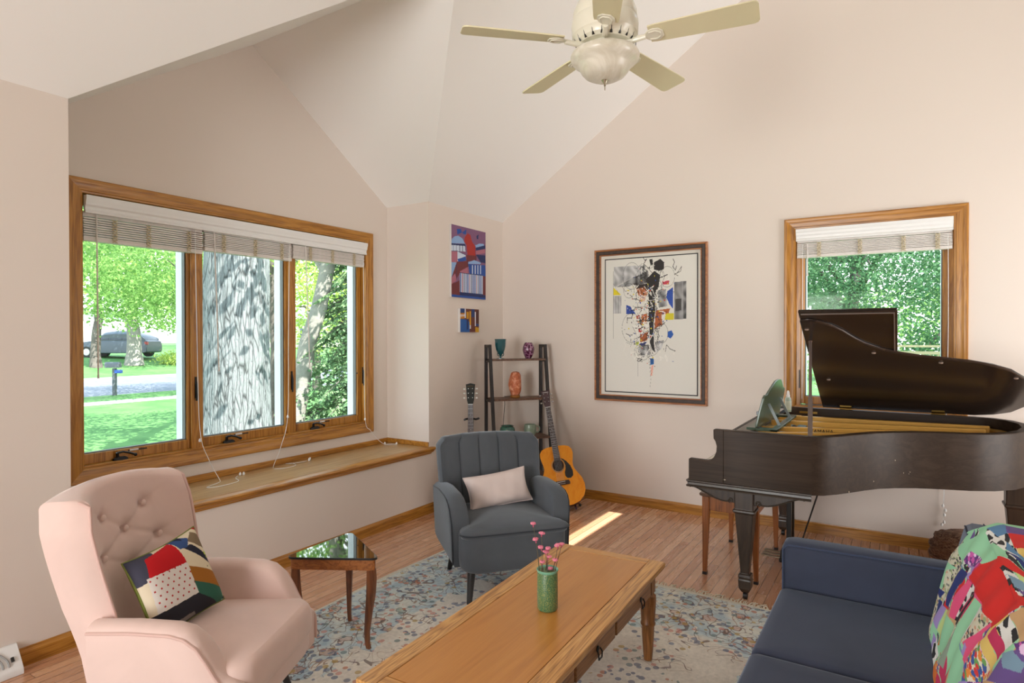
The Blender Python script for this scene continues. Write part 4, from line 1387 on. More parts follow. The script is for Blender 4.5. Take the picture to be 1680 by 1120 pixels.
# ================================================================== grand piano
pw = wood('piano_walnut', rgb(42, 31, 23), rgb(53, 40, 30), rgb(61, 47, 36), 'X', 1.0, .50, .04, .4, .22)
pwz = wood('piano_walnut_z', rgb(38, 28, 21), rgb(54, 41, 31), rgb(66, 51, 40), 'Z', 1.0, .38, .25, .5, .4)
pmold = plain('piano_moulding', rgb(60, 49, 40), .35, Coat_Weight=.2)
plid = wood('piano_lid', rgb(36, 28, 24), rgb(48, 37, 31), rgb(56, 44, 36), 'X', 1.0, .22, .5, .4, .5)
gold = plain('piano_plate', rgb(222, 172, 84), .38, .15, var=.05)
PX, PY = -1.045, 3.600
pn = thing('grand_piano', 'dark walnut baby grand piano with its lid propped open by the back window', 'piano', (PX, PY, 0))
def q(x, y): return (x - PX, y - PY)
near = [(-.40, 3.60), (-.34, 3.632), (-.28, 3.700), (-.22, 3.785), (-.16, 3.875), (-.10, 3.955), (-.02, 4.025), (.08, 4.085), (.20, 4.13), (.33, 4.17), (.44, 4.23), (.54, 4.33), (.61, 4.46), (.655, 4.64), (.66, 4.82), (.61, 4.98), (.52, 5.07), (.42, 5.10)]
outer = [q(-.846, 3.60)] + [q(*p) for p in near] + [q(-.846, 5.10)]
def offset_poly(P, d):
    out = []
    n = len(P)
    for i in range(n):
        a = Vector(P[i - 1]); b = Vector(P[i]); c = Vector(P[(i + 1) % n])
        e1 = (b - a).normalized(); e2 = (c - b).normalized()
        nn = (Vector((-e1.y, e1.x)) + Vector((-e2.y, e2.x)))
        if nn.length < 1e-6: nn = Vector((-e1.y, e1.x))
        nn.normalize()
        k = d / max(.35, nn.dot(Vector((-e1.y, e1.x))))
        out.append((b.x + nn.x * k, b.y + nn.y * k))
    return out
inner = offset_poly(outer, .048)
ZB, ZR = .655, .966
mb = MB()
# open rim: outer wall, inner wall, top strip (the keyboard end stays open between the cheeks)
idx = list(range(len(outer)))
O = outer; I = inner
strip_o = O[:]; strip_i = [(O[0][0], I[0][1])] + I[1:-1] + [(O[-1][0], I[-1][1])]
n = len(strip_o)
secs = [[(ox, oy, ZB), (ox, oy, ZR - .004), (ox + (ix - ox) * .08, oy + (iy - oy) * .08, ZR), (ix, iy, ZR), (ix, iy, ZB)] for (ox, oy), (ix, iy) in zip(strip_o, strip_i)]
mb.loft(secs)
mb.build('rim', pw, pn, smooth=35)
# cheeks
prof = [(0, ZB), (0, .785), (.10, .782), (.125, .788), (.145, .808), (.158, .84), (.160, .872), (.152, .900), (.142, .915), (.141, ZR), (.1985, ZR), (.1985, ZB)]
for y0 in (0, 1.452):
    mb = MB(); mb.prism(prof, y0, y0 + .048, lambda a, b, d: (a, d, b))
    mb.build('cheek', pw, pn, bevel=.003, smooth=30)
mb = MB(); mb.box(.03, .60, .01, 1.49, .625, .66); mb.box(.0, .03, .02, 1.48, .665, .715); mb.build('keybed', pwz, pn, bevel=.003, smooth=0)
for yy in (.0,):
    mb = MB()
    pr = [(0, .622), (-.012, .624), (-.014, .632), (-.004, .636), (-.003, .648), (-.008, .652), (-.013, .655), (-.013, .662), (0, .664)]
    mb.loft([[(x, yy + a, b) for a, b in pr] for x in (-.006, .652)])
    mb.build('side_moulding', pmold, pn, smooth=30)
mb = MB(); mb.loft([[(a * 1.0, y, b) for a, b in pr] for y in (-.006, 1.506)]); mb.build('front_moulding', pmold, pn, smooth=30)
# keys
kroot = None
mb = MB(); mb.box(.035, .17, .055, 1.445, .715, .738); mb.build('key_block', plain('ivory', rgb(222, 216, 200), .3), pn, smooth=0)
mb = MB()
for k in range(51):
    if k % 7 in (2, 6): continue
    y = .068 + k * .0268 + .0135
    mb.box(.085, .17, y - .006, y + .006, .738, .750)
mb.build('black_keys', M['black'], pn, bevel=.0015, smooth=0, kind='stuff')
mb = MB(); mb.box(.170, .190, .050, 1.45, .715, .925); mb.build('fallboard', pw, pn, bevel=.004, smooth=0)
# tuning deck, soundboard and gilt plate
ins = [p for p in inner]
mb = MB(); mb.prism([(.19, .05)] + [(p[0], p[1]) for p in inner[1:-1]] + [(.19, 1.45)], .80, .815, lambda a, b, d: (a, b, d)); mb.build('soundboard', plain('soundboard', rgb(120, 76, 34), .4, var=.06), pn, smooth=0)
mb = MB(); mb.box(.195, .30, .052, 1.448, .90, .925); mb.build('tuning_deck', plain('tuning_deck', rgb(96, 88, 78), .4), pn, smooth=0)
mb = MB()
pin = offset_poly(inner, .02)
# perimeter band of the plate
pb = offset_poly(inner, .085)
P1 = [(.30, .08)] + pin[1:-1] + [(.30, 1.42)]
P2 = [(.42, .14)] + pb[1:-1] + [(.42, 1.36)]
mb.loft([[(a[0], a[1], .905), (b[0], b[1], .905), (b[0], b[1], .880), (a[0], a[1], .880)] for a, b in zip(P1, P2)])
for (xa, ya), (xb, yb), w_ in (((.32, .20), (1.15, .66), .045), ((.32, .46), (1.35, .83), .05), ((.32, .80), (1.48, 1.05), .05), ((.32, 1.12), (1.52, 1.24), .045)):
    mb.bar((xa, ya, .918), (xb, yb, .915), .034, w_, (0, 0, 1))
mb.box(.30, .43, .08, 1.42, .888, .912)
pl = mb.build('plate', gold, pn, bevel=.004, smooth=30)
Mx = Matrix.Translation((.690, .800, .9465)) @ Matrix.Rotation(math.radians(15), 4, 'Z')
text_mesh('plate_lettering', 'YAMAHA', .032, M['black'], Matrix(((.941, 0, .338, .64 + .338 * .0178), (.338, 0, -.941, .575 - .941 * .0178), (0, 1, 0, .921), (0, 0, 0, 1))), pl)
mb = MB()
rngp = random.Random(8)
for k in range(46):
    y = .10 + k * .0282
    x1 = np.interp(y, [.1, .2, .3, .4, .48, .55, .62, .8, 1.3], [.70, .76, .83, .93, 1.03, 1.16, 1.34, 1.5, 1.52])
    mb.tube([(.44, y, .897), (x1, y + .01, .895)], .0008, 4)
mb.build('strings', M['steel'], pn, kind='stuff')
for (x, y) in ((.40, .30), (.52, .10), (.46, .66)):
    mb = MB(); mb.grid(lambda u, v: (x + .09 * u, y + .05 * v + .01 * math.sin(u * 9), .925 + .012 * math.sin(u * 7 + v * 4)), 8, 6)
    mb.build('felt_strip', plain('felt', rgb(150, 172, 178), .9), pn)
# music desk
desk = plain('desk_green_reflection', rgb(58, 82, 62), .35, var=.12, vs=7, Coat_Weight=.25, Coat_Roughness=.2)  # green of the reflected lawn is painted into the desk's colour
mb = MB()
def dk(y, z, d): return (.318 + (z - .965) * .22 + d, y, z)
prof = [(.26, .960), (.262, 1.08), (.27, 1.135), (.30, 1.150), (.36, 1.145), (.40, 1.165), (.50, 1.200), (.56, 1.218), (.62, 1.222), (.70, 1.222), (.76, 1.218), (.82, 1.200), (.92, 1.165), (.96, 1.145), (1.00, 1.150), (1.05, 1.135), (1.058, 1.08), (1.06, .960)]
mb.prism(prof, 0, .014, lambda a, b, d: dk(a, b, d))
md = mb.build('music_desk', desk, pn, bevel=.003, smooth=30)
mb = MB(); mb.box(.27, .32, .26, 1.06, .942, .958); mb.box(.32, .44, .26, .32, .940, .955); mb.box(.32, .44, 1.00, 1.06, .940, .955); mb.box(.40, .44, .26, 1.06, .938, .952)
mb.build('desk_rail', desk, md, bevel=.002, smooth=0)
for y in (.45, .87):
    mb = MB(); mb.bar((.425, y, .955), (.362, y, 1.085), .010, .016); mb.build('desk_strut', plain('grey_strut', rgb(140, 150, 150), .4), md, smooth=0)
mb = MB(); mb.box(.17, .32, 1.10, 1.44, .930, .958); mb.build('desk_shelf', plain('shelf_finish', rgb(84, 96, 104), .2, Coat_Weight=.6), pn, bevel=.003, smooth=0)
# lid on its prop: local lid frame, x along the spine, s up the slope
TH = math.radians(25.9)
hy, hz = 5.08 - PY, .974
def lidp(x, s, d): return (x - PX, hy - s * math.cos(TH) - d * math.sin(TH) * -1 * -1, hz + s * math.sin(TH) + d * math.cos(TH))
lidout = [(-.482, 0), (-.482, 1.385), (-.43, 1.392), (-.385, 1.375), (-.325, 1.325), (-.27, 1.255), (-.22, 1.165), (-.165, 1.085), (-.09, 1.015), (0, .965), (.10, .925), (.21, .898), (.33, .865), (.44, .815), (.53, .745), (.60, .640), (.645, .50), (.665, .34), (.655, .20), (.60, .09), (.52, .03), (.42, 0)]
mb = MB(); mb.prism(lidout, 0, .020, lambda a, b, d: lidp(a, b, d))
lid = mb.build('lid', plid, pn, bevel=.005, smooth=30)
mb = MB()
mb.prism([(-.482, .02), (-.482, 1.455), (-.01, 1.455), (-.01, .02)], .022, .044, lambda a, b, d: lidp(a, b, d))
mb.build('lid_flap', plid, pn, bevel=.005, smooth=30)
mb = MB()
e = [(-.47, 1.44), (-.025, 1.44), (-.025, .9)]
mb.tube([lidp(a, b, .020) for a, b in e], .004, 6)
mb.build('flap_edge', plain('lid_edge', rgb(120, 104, 94), .3), pn)
for x, s in ((-.455, 1.30), (-.13, .985), (.20, .86), (.56, .66), (-.40, .55)):
    mb = MB(); c = lidp(x, s, -.004); mb.ball(c, .012, .012, .006, 10, 5); mb.build('lid_buffer', plain('bumper', rgb(150, 128, 112), .6), lid)
for x in (-.33, .22):
    mb = MB(); c = lidp(x, .02, -.004)
    mb.obox(lidp(x, .028, -.003), (1, 0, 0), (0, -math.cos(TH), math.sin(TH)), (0, math.sin(TH), math.cos(TH)), .036, .022, .003)
    mb.cyl((x - PX - .04, hy - .004, hz - .004), (x - PX + .04, hy - .004, hz - .004), .005)
    mb.build('lid_hinge', M['brass'], lid)
mb = MB(); mb.box(.41, .53, 1.448, 1.452, .925, .94); mb.build('spine_clip', M['brass'], pn, smooth=0)
# prop stick
base = Vector((-.405 - PX, 3.645 - PY, .955)); top = Vector((-.452 - PX, 4.060 - PY, 1.470))
mb = MB()
mid = base.lerp(top, .38)
mb.bar(base, mid, .034, .022, (1, 0, 0)); mb.bar(mid, top, .020, .016, (1, 0, 0))
pr_ = mb.build('prop_stick', plain('prop_wood', rgb(96, 82, 76), .35), pn, bevel=.003, smooth=0)
mb = MB(); mb.ball(top, .012, .012, .010, 10, 6); mb.build('prop_cup', plain('prop_cup', rgb(130, 82, 62), .4), pr_)
# legs
def leg_part(x, y, name='leg'):
    mb = MB()
    def sq(w_, z): return [(x - PX + a, y - PY + b, z) for a, b in rrect(w_, w_, .006, 3)]
    mb.loft([sq(w_, z) for w_, z in ((.105, .655), (.105, .520), (.120, .516), (.122, .505), (.108, .498), (.100, .492), (.050, .165), (.048, .150), (.066, .146), (.070, .132), (.066, .120), (.070, .112), (.066, .066), (.044, .046), (.040, .042))])
    o = mb.build(name, pwz, pn, bevel=.002, smooth=0)
    mb = MB()
    mb.cyl((x - PX - .011, y - PY, .021), (x - PX + .011, y - PY, .021), .021, n=18)
    mb.cyl((x - PX, y - PY, .045), (x - PX, y - PY, .030), .010)
    mb.build('caster', M['dark'], o)
    return o
leg_part(-.742, 3.680); leg_part(-.742, 5.02); leg_part(.580, 4.620)
# scrolled brackets beside the front legs
def bracket(sg, y):
    P = [(0, .625), (0, .545)]
    for t in range(0, 13):
        u = t / 12
        P.append((.035 + .215 * u, .552 + .062 * (sm(u)) - .012 * math.sin(u * PI)))
    P += [(.262, .606), (.272, .612), (.270, .624)]
    mb = MB(); mb.prism([(-.742 - PX + sg * (.045 + a * (1.0 if sg > 0 else 1.0)), b) for a, b in P], y, y + .035, lambda a, b, d: (a, d, b))
    o = mb.build('bracket', pwz, pn, bevel=.003, smooth=20)
    mb = MB()
    x0 = -.742 - PX + sg * .045
    Q = [(x0 + sg * a, y - .003, b + .004) for a, b in P[2:15]]
    sp_ = [(x0 + sg * (.028 + .014 * math.cos(t) * (1 - t / 9)), y - .004, .563 + .014 * math.sin(t) * (1 - t / 9)) for t in [k * .6 - 1.2 for k in range(14)]]
    mb.tube(sp_[::-1] + Q, .0045, 6)
    mb.build('scroll', pmold, o)
for yb in (.045,):
    bracket(1, yb); bracket(-1, yb)
# pedal lyre
mb = MB()
LXx, LY = -.60 - PX, 4.36 - PY
for dy in (-.055, .055):
    mb.bar((LXx, LY + dy, .14), (LXx, LY + dy, .63), .030, .030)
mb.box(LXx - .030, LXx + .030, LY - .09, LY + .09, .600, .628)
mb.loft([[(LXx + a, LY + b, z) for a, b in rrect(w1, w2, .01, 3)] for w1, w2, z in ((.105, .235, .052), (.108, .238, .072), (.098, .225, .08), (.090, .215, .125), (.078, .19, .14))])
ly = mb.build('pedal_lyre', plain('lyre_black', rgb(28, 24, 22), .3), pn, bevel=.002, smooth=0)
mb = MB()
for dy in (-.018, 0, .018): mb.cyl((LXx, LY + dy, .13), (LXx, LY + dy, .62), .004)
mb.build('lyre_rods', M['brass'], ly)
for dy in (-.055, 0, .055):
    mb = MB(); mb.loft([[(LXx - .05 - a, LY + dy + b, z + .004 * (a > .06)) for b, z in rrect(wd, .008, .003, 3, 0, .062)] for a, wd in ((0, .018), (.05, .020), (.085, .034), (.105, .036), (.118, .022))])
    mb.build('pedal', plain('pedal_brass', rgb(150, 136, 110), .35, .8), ly)
mb = MB(); mb.tube([(-.39 - PX, 4.05 - PY, .63), (-.545 - PX, 4.28 - PY, .12)], .005, 6); mb.build('lyre_brace', M['black'], pn)
# wear marks on the rim, small chips of bare wood
mb = MB()
for x, z, sx, sz in ((-.905 + .065, .685, .006, .003), (-.23, .66, .003, .007), (-.12, .70, .003, .004), (.02, .74, .002, .003), (.05, .745, .003, .002), (.045, .735, .002, .002), (-.02, .81, .003, .004)):
    # follow the outline of the bent side
    y = 3.60
    for (xa, ya), (xb, yb) in zip(near[:-1], near[1:]):
        if xa <= x <= xb: y = ya + (yb - ya) * (x - xa) / (xb - xa)
    mb.ball((x - PX, y - PY - .0002, z), sx, .0012, sz, 8, 4)
mb.build('chipped_spots', plain('bare_wood', rgb(190, 172, 150), .8), pn)

# spray bottle on the piano
sb = thing('spray_bottle', 'small white and pale green spray bottle standing on the piano beside the music desk', 'bottle', (-.678, 4.800, .9585))
mb = MB(); mb.lathe([(.002, 0), (.020, .0), (.0215, .004), (.0215, .085), (.019, .098), (.011, .104), (.010, .108)], n=20); mb.build('body', plain('bottle_green', rgb(176, 192, 176), .35), sb)
mb = MB(); mb.lathe([(.0222, .015), (.0224, .017), (.0224, .075), (.0222, .077)], n=20); 
for k in range(4): mb.box(-.014 + .002 * k, .012, -.0232, -.0222, .028 + k * .011, .031 + k * .011)
mb.build('bottle_label', plain('label_paper', rgb(208, 214, 196), .6), sb)
mb = MB(); mb.lathe([(.012, .104), (.012, .120), (.009, .124), (.009, .136), (.006, .150), (.002, .152)], n=16); mb.build('spray_cap', M['white'], sb)

# piano bench
bo = wood('bench_wood', rgb(92, 48, 18), rgb(136, 76, 30), rgb(156, 92, 40), 'Z', 1, .35, .2)
bd = wood('bench_top_wood', rgb(60, 42, 32), rgb(92, 68, 54), rgb(108, 82, 66), 'Y', 1, .3, .3)
pb_ = thing('piano_bench', 'brown wooden piano bench with tapered legs pushed under the keyboard', 'bench', (-.885, 4.290, 0))
mb = MB(); mb.loft([[(a, b, z) for a, b in rrect(w_, l_, .008, 3)] for w_, l_, z in ((.33, .74, .492), (.36, .775, .500), (.365, .78, .512), (.355, .77, .518))]); mb.build('bench_top', bd, pb_, smooth=0)
mb = MB(); mb.box(-.155, .155, -.355, .355, .405, .493); mb.build('apron', bo, pb_, bevel=.002, smooth=0)
for sx in (-1, 1):
    for sy in (-1, 1):
        mb = MB()
        mb.loft([[(sx * (.147 - o_) + a, sy * (.350 - o_) + b, z) for a, b in rrect(w_, w_, .003, 3)] for w_, z, o_ in ((.042, .492, 0), (.042, .40, 0), (.025, .03, -.006), (.025, .0, -.006))])
        lg = mb.build('leg', bo, pb_, smooth=0)
        mb = MB(); mb.box(sx * .153 - .0135, sx * .153 + .0135, sy * .356 - .0135, sy * .356 + .0135, 0.0, .018); mb.build('foot_cap', M['dark'], lg, smooth=0)

# woven basket behind the sofa arm
def basket_mat():
    t = NT('woven_rattan')
    v = t.coord()
    x, y, z = t.sep(v)
    a = t.math('ARCTAN2', y, x)
    st_ = t.noise(t.comb(t.math('MULTIPLY', a, 5), t.math('MULTIPLY', z, 110), 0), 1.2, 3, .6, 1.2)
    col = t.ramp(st_, [(.3, rgb(70, 44, 34)), (.48, rgb(132, 94, 72)), (.66, rgb(186, 154, 126))])
    t.bump(st_, .9, .006)
    return t.fin(col, .7, 0)
bk = thing('woven_basket', 'round brown woven rattan basket on the floor behind the sofa arm under the piano', 'basket', (.385, 4.86, 0))
mb = MB()
mb.lathe([(.002, 0), (.15, .0), (.19, .03), (.215, .09), (.212, .15), (.185, .205), (.13, .235), (.06, .245), (.002, .246)], n=40, mod=lambda a, z: 1 + .012 * math.sin(a * 22 + (z * 180)))
mb.build('weave', basket_mat(), bk)
for z_, r_ in ((.03, .193), (.09, .219), (.15, .216), (.205, .188)):
    mb = MB(); mb.tube([(r_ * math.cos(a), r_ * math.sin(a), z_ + .004 * math.sin(a * 16)) for a in [2 * PI * k / 64 for k in range(64)]], .008, 6, loop=True); mb.build('rope_band', basket_mat() if False else bpy.data.materials['woven_rattan'], bk)

# ================================================================== framed picture on the back wall
fr_w = wood('picture_frame_wood', rgb(104, 58, 30), rgb(158, 98, 56), rgb(182, 122, 74), 'X', 1, .4, .2)
fr_d = plain('frame_dark_band', rgb(62, 46, 38), .5, var=.35, vs=30)
FX0, FX1, FZ0, FZ1 = -2.308, -1.405, .975, 2.228
pf = thing('framed_picture', 'large framed abstract ink drawing with red, yellow and blue accents on the back wall', 'framed picture', ((FX0 + FX1) / 2, YB, (FZ0 + FZ1) / 2))
cx_, cz_ = (FX0 + FX1) / 2, (FZ0 + FZ1) / 2
plf = lambda a, b, d: (a - cx_, d, b - cz_)
FXo, FZo = .0, .0
mb = MB(); frame_ring(mb, [(.040, -.001), (.040, -.030), (.046, -.036), (.054, -.036), (.056, -.030), (.056, -.001)], FX0, FX1, FZ0, FZ1, plf); mb.build('outer_moulding', fr_w, pf, smooth=20)
mb = MB(); frame_ring(mb, [(.009, -.002), (.009, -.024), (.014, -.028), (.038, -.028), (.0395, -.024), (.0395, -.002)], FX0, FX1, FZ0, FZ1, plf); mb.build('dark_band', fr_d, pf, smooth=20)
mb = MB(); frame_ring(mb, [(-.001, -.002), (-.001, -.022), (.003, -.025), (.008, -.025), (.0085, -.002)], FX0, FX1, FZ0, FZ1, plf); mb.build('inner_lip', fr_w, pf, smooth=20)
mb = MB(); mb.add([plf(a, b, -.006) for a, b in ((FX0, FZ0), (FX1, FZ0), (FX1, FZ1), (FX0, FZ1))], [(0, 1, 2, 3)]); mb.build('mat_board', plain('mat_board', rgb(228, 224, 214), .7), pf, smooth=0)
PIC = {'greyTL':[(94,54),(461,57),(445,98),(123,205),(94,204)],'wedge':[(123,208),(445,98),(453,146),(270,209)],'blkbars':[(318,147),(484,95),(492,204),(326,200)],'head':[(547,40),(616,17),(659,44),(654,96),(601,104),(547,92)],'head2':[(496,17),(531,13),(539,55),(511,59)],'body':[(461,162),(554,102),(616,135),(600,218),(569,248),(554,320),(492,319)],'redflag':[(639,180),(714,178),(707,205),(643,207)],'yel1':[(90,210),(181,269),(90,271)],'blue1':[(240,346),(286,358),(346,414),(240,415)],'blue2':[(752,227),(754,386),(714,349),(682,302),(691,256)],'yel2':[(676,417),(759,414),(760,462),(664,465)],'gbox':[(767,192),(885,187),(892,458),(766,462)],'gdark':[(778,314),(841,311),(841,397),(778,401)],'gcol':[(863,189),(893,187),(892,458),(863,458)],'or1':[(350,222),(429,203),(484,236),(476,277),(382,286)],'or1b':[(382,201),(476,194),(492,246),(445,214),(350,232)],'skin1':[(397,291),(468,277),(445,324),(382,328)],'spine':[(488,319),(561,315),(566,393),(545,487),(550,632),(565,705),(529,684),(503,632),(494,486)],'or2':[(413,423),(476,413),(468,486),(405,501)],'or3':[(397,570),(483,549),(475,612),(396,628)],'or4':[(569,393),(676,384),(721,380),(706,416),(630,425),(638,497),(553,528)],'red2':[(373,507),(413,517),(405,559),(378,549)],'red3':[(349,433),(389,423),(394,449),(357,454)],'blob':[(698,549),(736,539),(758,570),(728,600),(693,585)],'blue3':[(506,747),(545,741),(548,788),(509,794)],'pink':[(521,799),(544,793),(529,872),(513,872)],'lime':[(346,623),(388,620),(373,652),(342,649)],'gl1':[(380,649),(491,643),(506,716),(428,738),(372,696)],'gl2':[(560,622),(660,611),(629,673),(568,705)],'grid1':[(93,274),(181,276),(180,410),(93,409)],'gsh':[(585,248),(676,240),(691,364),(600,373)],'navy2':[(396,633),(475,622),(444,648),(380,654)]}

PAP = rgb(226, 224, 216); INK = rgb(34, 31, 30)
A = Art(230, 330, PAP)
def graywash(P, g0, g1, stripes=0):
    m = A.inside(P)
    nz = .5 + .5 * np.sin(A.x * .05 + 2 * np.sin(A.y * .031)) * np.sin(A.y * .043 + 1.7 * np.sin(A.x * .027))
    if stripes: nz = nz * .5 + .5 * (np.sin(A.x * stripes) * .5 + .5)
    g = g0 + (g1 - g0) * nz
    for k in range(3):
        A.a[:, :, k][m] = np.array([lin(v) for v in g[m]])
graywash(PIC['greyTL'], 150, 214); graywash(PIC['wedge'], 110, 190, .07); graywash(PIC['blkbars'], 50, 150, .12)
graywash(PIC['grid1'], 150, 210, .2); graywash(PIC['gbox'], 100, 190, .03); graywash(PIC['gcol'], 60, 170); A.poly(PIC['gdark'], rgb(66, 64, 62))
graywash(PIC['gsh'], 100, 205); graywash(PIC['gl1'], 90, 215); graywash(PIC['gl2'], 110, 215)
for k, c in (('or1', (176, 98, 52)), ('or1b', (48, 34, 30)), ('skin1', (222, 184, 158)), ('or2', (186, 108, 54)), ('or3', (166, 88, 44)), ('or4', (178, 96, 46)), ('red2', (196, 48, 30)), ('red3', (170, 40, 52)),
             ('yel1', (224, 206, 30)), ('yel2', (214, 202, 40)), ('blue1', (42, 74, 160)), ('blue2', (36, 76, 170)), ('blob', (30, 88, 176)), ('blue3', (26, 96, 168)), ('pink', (234, 170, 150)), ('lime', (176, 186, 56)), ('navy2', (52, 60, 120)), ('redflag', (196, 60, 80))):
    A.poly(PIC[k], rgb(*c))
for k in ('head', 'head2', 'body', 'spine'): A.poly(PIC[k], INK)
def ringp(cx, cy, rx_, ry_, w=3, al=.8, c=INK): A.line([(cx + rx_ * math.cos(t * .2618), cy + ry_ * math.sin(t * .2618)) for t in range(25)], c, w, al)
for c in ((300, 130, 100, 100), (690, 150, 80, 75), (530, 120, 70, 60), (300, 520, 110, 110), (560, 150, 100, 80), (270, 240, 60, 55), (640, 560, 60, 70), (420, 700, 90, 60), (600, 180, 50, 90), (470, 690, 120, 40)): ringp(*c)
rga = np.random.RandomState(12)
for k in range(110):
    x, y = rga.normal(480, 100), rga.uniform(60, 760)
    P = [(x, y)]
    for j in range(4): P.append((P[-1][0] + rga.normal(0, 32), P[-1][1] + rga.normal(0, 26)))
    A.line(P, INK if k % 3 else rgb(240, 238, 230), rga.uniform(2, 7), .85)
for k in range(190):
    x, y = rga.normal(470, 120), rga.normal(420, 180)
    A.ell(x, y, rga.uniform(2, 9), rga.uniform(2, 7), [INK, INK, rgb(206, 70, 40), rgb(224, 206, 40), rgb(40, 80, 160), rgb(236, 232, 224)][rga.randint(6)])
for P in ([(90, 90), (90, 600), (740, 600)], [(170, 110), (170, 690)], [(230, 100), (230, 660)], [(90, 400), (740, 400)], [(740, 100), (740, 640)], [(180, 300), (90, 180)], [(480, 720), (500, 800), (515, 900), (505, 960)], [(500, 760), (520, 860)]):
    A.line(P, rgb(90, 88, 86), 2.4, .7)
A.line([(370, 760), (370, 880)], rgb(120, 116, 112), 5, .6)
m = A.inside(PIC['spine']); 
A.line([(x, y) for x, y in PIC['spine']], rgb(214, 210, 204), 5, .9)
paper = attr_mat('art_paper', .55)
AX0, AX1, AZ0, AZ1 = -2.262, -1.438, 1.007, 2.190
attr_grid('drawing', A.a, lambda u, v: plf(AX0 + (AX1 - AX0) * u, AZ0 + (AZ1 - AZ0) * v, -.0085), paper, pf)
mb = MB(); frame_ring(mb, [(0, -.007), (0, -.0100), (.0085, -.0100), (.0085, -.007)], AX0, AX1, AZ0, AZ1, plf); mb.build('black_line', plain('black_line', rgb(36, 34, 34), .6), pf, smooth=0)
mb = MB(); mb.add([plf(a, b, -.020) for a, b in ((FX0, FZ0), (FX1, FZ0), (FX1, FZ1), (FX0, FZ1))], [(0, 1, 2, 3)]); mb.build('picture_glass', M['clear'], pf, smooth=0)

# ================================================================== two small paintings on the left wall
can = attr_mat('painted_canvas', .6)
B_ = dict(v=(126, 88, 122), r=(170, 50, 44), lb=(140, 172, 214), b=(40, 80, 156), db=(34, 48, 96), br=(112, 52, 56), p=(172, 106, 124), w=(202, 214, 232))
B_ = {k: rgb(*v) for k, v in B_.items()}
A = Art(110, 230, B_['v'])
def U_(P, W=308., H=655., x0=60., y0=57., sl=0.22): # pixels of a skewed view to painting coordinates
    out = []
    for x, y in P:
        u = (x - x0) / W; top = y0 + sl * (x - x0); bot = 712 + (728 - 712) * u
        out.append((u * 1000, (y - top) / (bot - top) * 1000))
    return out
for c, P in (('b', [(105, 100), (140, 98), (150, 130), (110, 150)]), ('b', [(150, 130), (190, 100), (185, 145), (165, 145)]), ('lb', [(60, 230), (62, 190), (90, 165), (120, 160), (155, 185), (175, 230)]),
             ('w', [(60, 235), (175, 245), (180, 300), (60, 300)]), ('db', [(60, 235), (175, 232), (180, 250), (60, 245)]), ('p', [(60, 300), (110, 300), (110, 400), (60, 400)]), ('w', [(110, 300), (180, 330), (180, 360), (110, 390)]), ('b', [(110, 370), (180, 345), (190, 380), (120, 400)]),
             ('r', [(175, 170), (200, 135), (225, 150), (240, 210), (270, 250), (275, 340), (200, 350), (190, 240), (170, 210)]), ('br', [(190, 330), (280, 335), (280, 375), (190, 390)]),
             ('lb', [(270, 240), (300, 225), (350, 228), (350, 250), (275, 265)]), ('db', [(275, 262), (365, 240), (365, 270), (275, 290)]), ('p', [(275, 290), (360, 275), (365, 310), (275, 325)]), ('db', [(275, 325), (365, 330), (368, 400), (320, 395)]),
             ('v', [(275, 180), (300, 170), (300, 230), (275, 240)]), ('db', [(280, 160), (300, 145), (298, 185), (285, 185)]), ('lb', [(60, 400), (105, 400), (105, 530), (60, 540)]), ('br', [(105, 395), (200, 385), (230, 420), (130, 500), (60, 620), (60, 540)]),
             ('p', [(130, 480), (215, 430), (215, 495), (140, 495)]), ('br', [(60, 600), (130, 560), (130, 712), (62, 712)]), ('lb', [(205, 395), (260, 375), (320, 395), (320, 410), (205, 410)]), ('b', [(205, 410), (366, 420), (368, 520), (215, 510)]), ('p', [(60, 540), (90, 500), (105, 560), (60, 600)]),
             ('db', [(130, 660), (370, 680), (370, 728), (130, 716)]), ('w', [(130, 492), (340, 510), (340, 680), (130, 664)]), ('br', [(340, 515), (368, 520), (370, 690), (340, 685)]), ('b', [(60, 690), (62, 712), (370, 728), (370, 712)])):
    A.poly(U_(P), B_[c])
for k in range(13):
    x = 134 + k * 16
    A.poly(U_([(x, 494 + k * 1.3), (x + 7, 495 + k * 1.3), (x + 7, 668 + k), (x, 667 + k)]), [B_['b'], B_['p'], B_['db'], B_['b']][k % 4])
for x in (240, 265, 290, 315): A.poly(U_([(x, 420), (x + 8, 420), (x + 8, 500), (x, 500)]), B_['w' if x % 50 else 'p'])
for x in (75, 100, 130, 155): A.line(U_([(x, 238), (x, 298)]), B_['db'], 14)
for P in ([(60, 232), (175, 240)], [(60, 300), (110, 298), (180, 330)], [(130, 492), (340, 512)], [(200, 385), (205, 500)], [(130, 492), (130, 716)], [(270, 250), (275, 380)], [(105, 400), (100, 560)]):
    A.line(U_(P), B_['db'], 9, .9)
def canvas(name, label, art, y0, y1, z0, z1, th, edge):
    r = thing(name, label, 'painting', (XL, (y0 + y1) / 2, (z0 + z1) / 2))
    cy, cz = (y0 + y1) / 2, (z0 + z1) / 2
    mb = MB(); mb.box(.001, th, y0 - cy, y1 - cy, z0 - cz, z1 - cz); mb.build('stretcher', edge, r, smooth=0)
    attr_grid('painted_face', art, lambda u, v: (th + .001, y0 - cy + (y1 - y0) * u, z0 - cz + (z1 - z0) * v), can, r)
white_e = plain('canvas_edge', rgb(214, 210, 206), .7)
canvas('canvas_painting', 'tall painting of a red and blue domed building on the left wall', A.a, 4.335, 4.866, 1.853, 2.497, .022, white_e)
A = Art(70, 60, rgb(104, 56, 46))
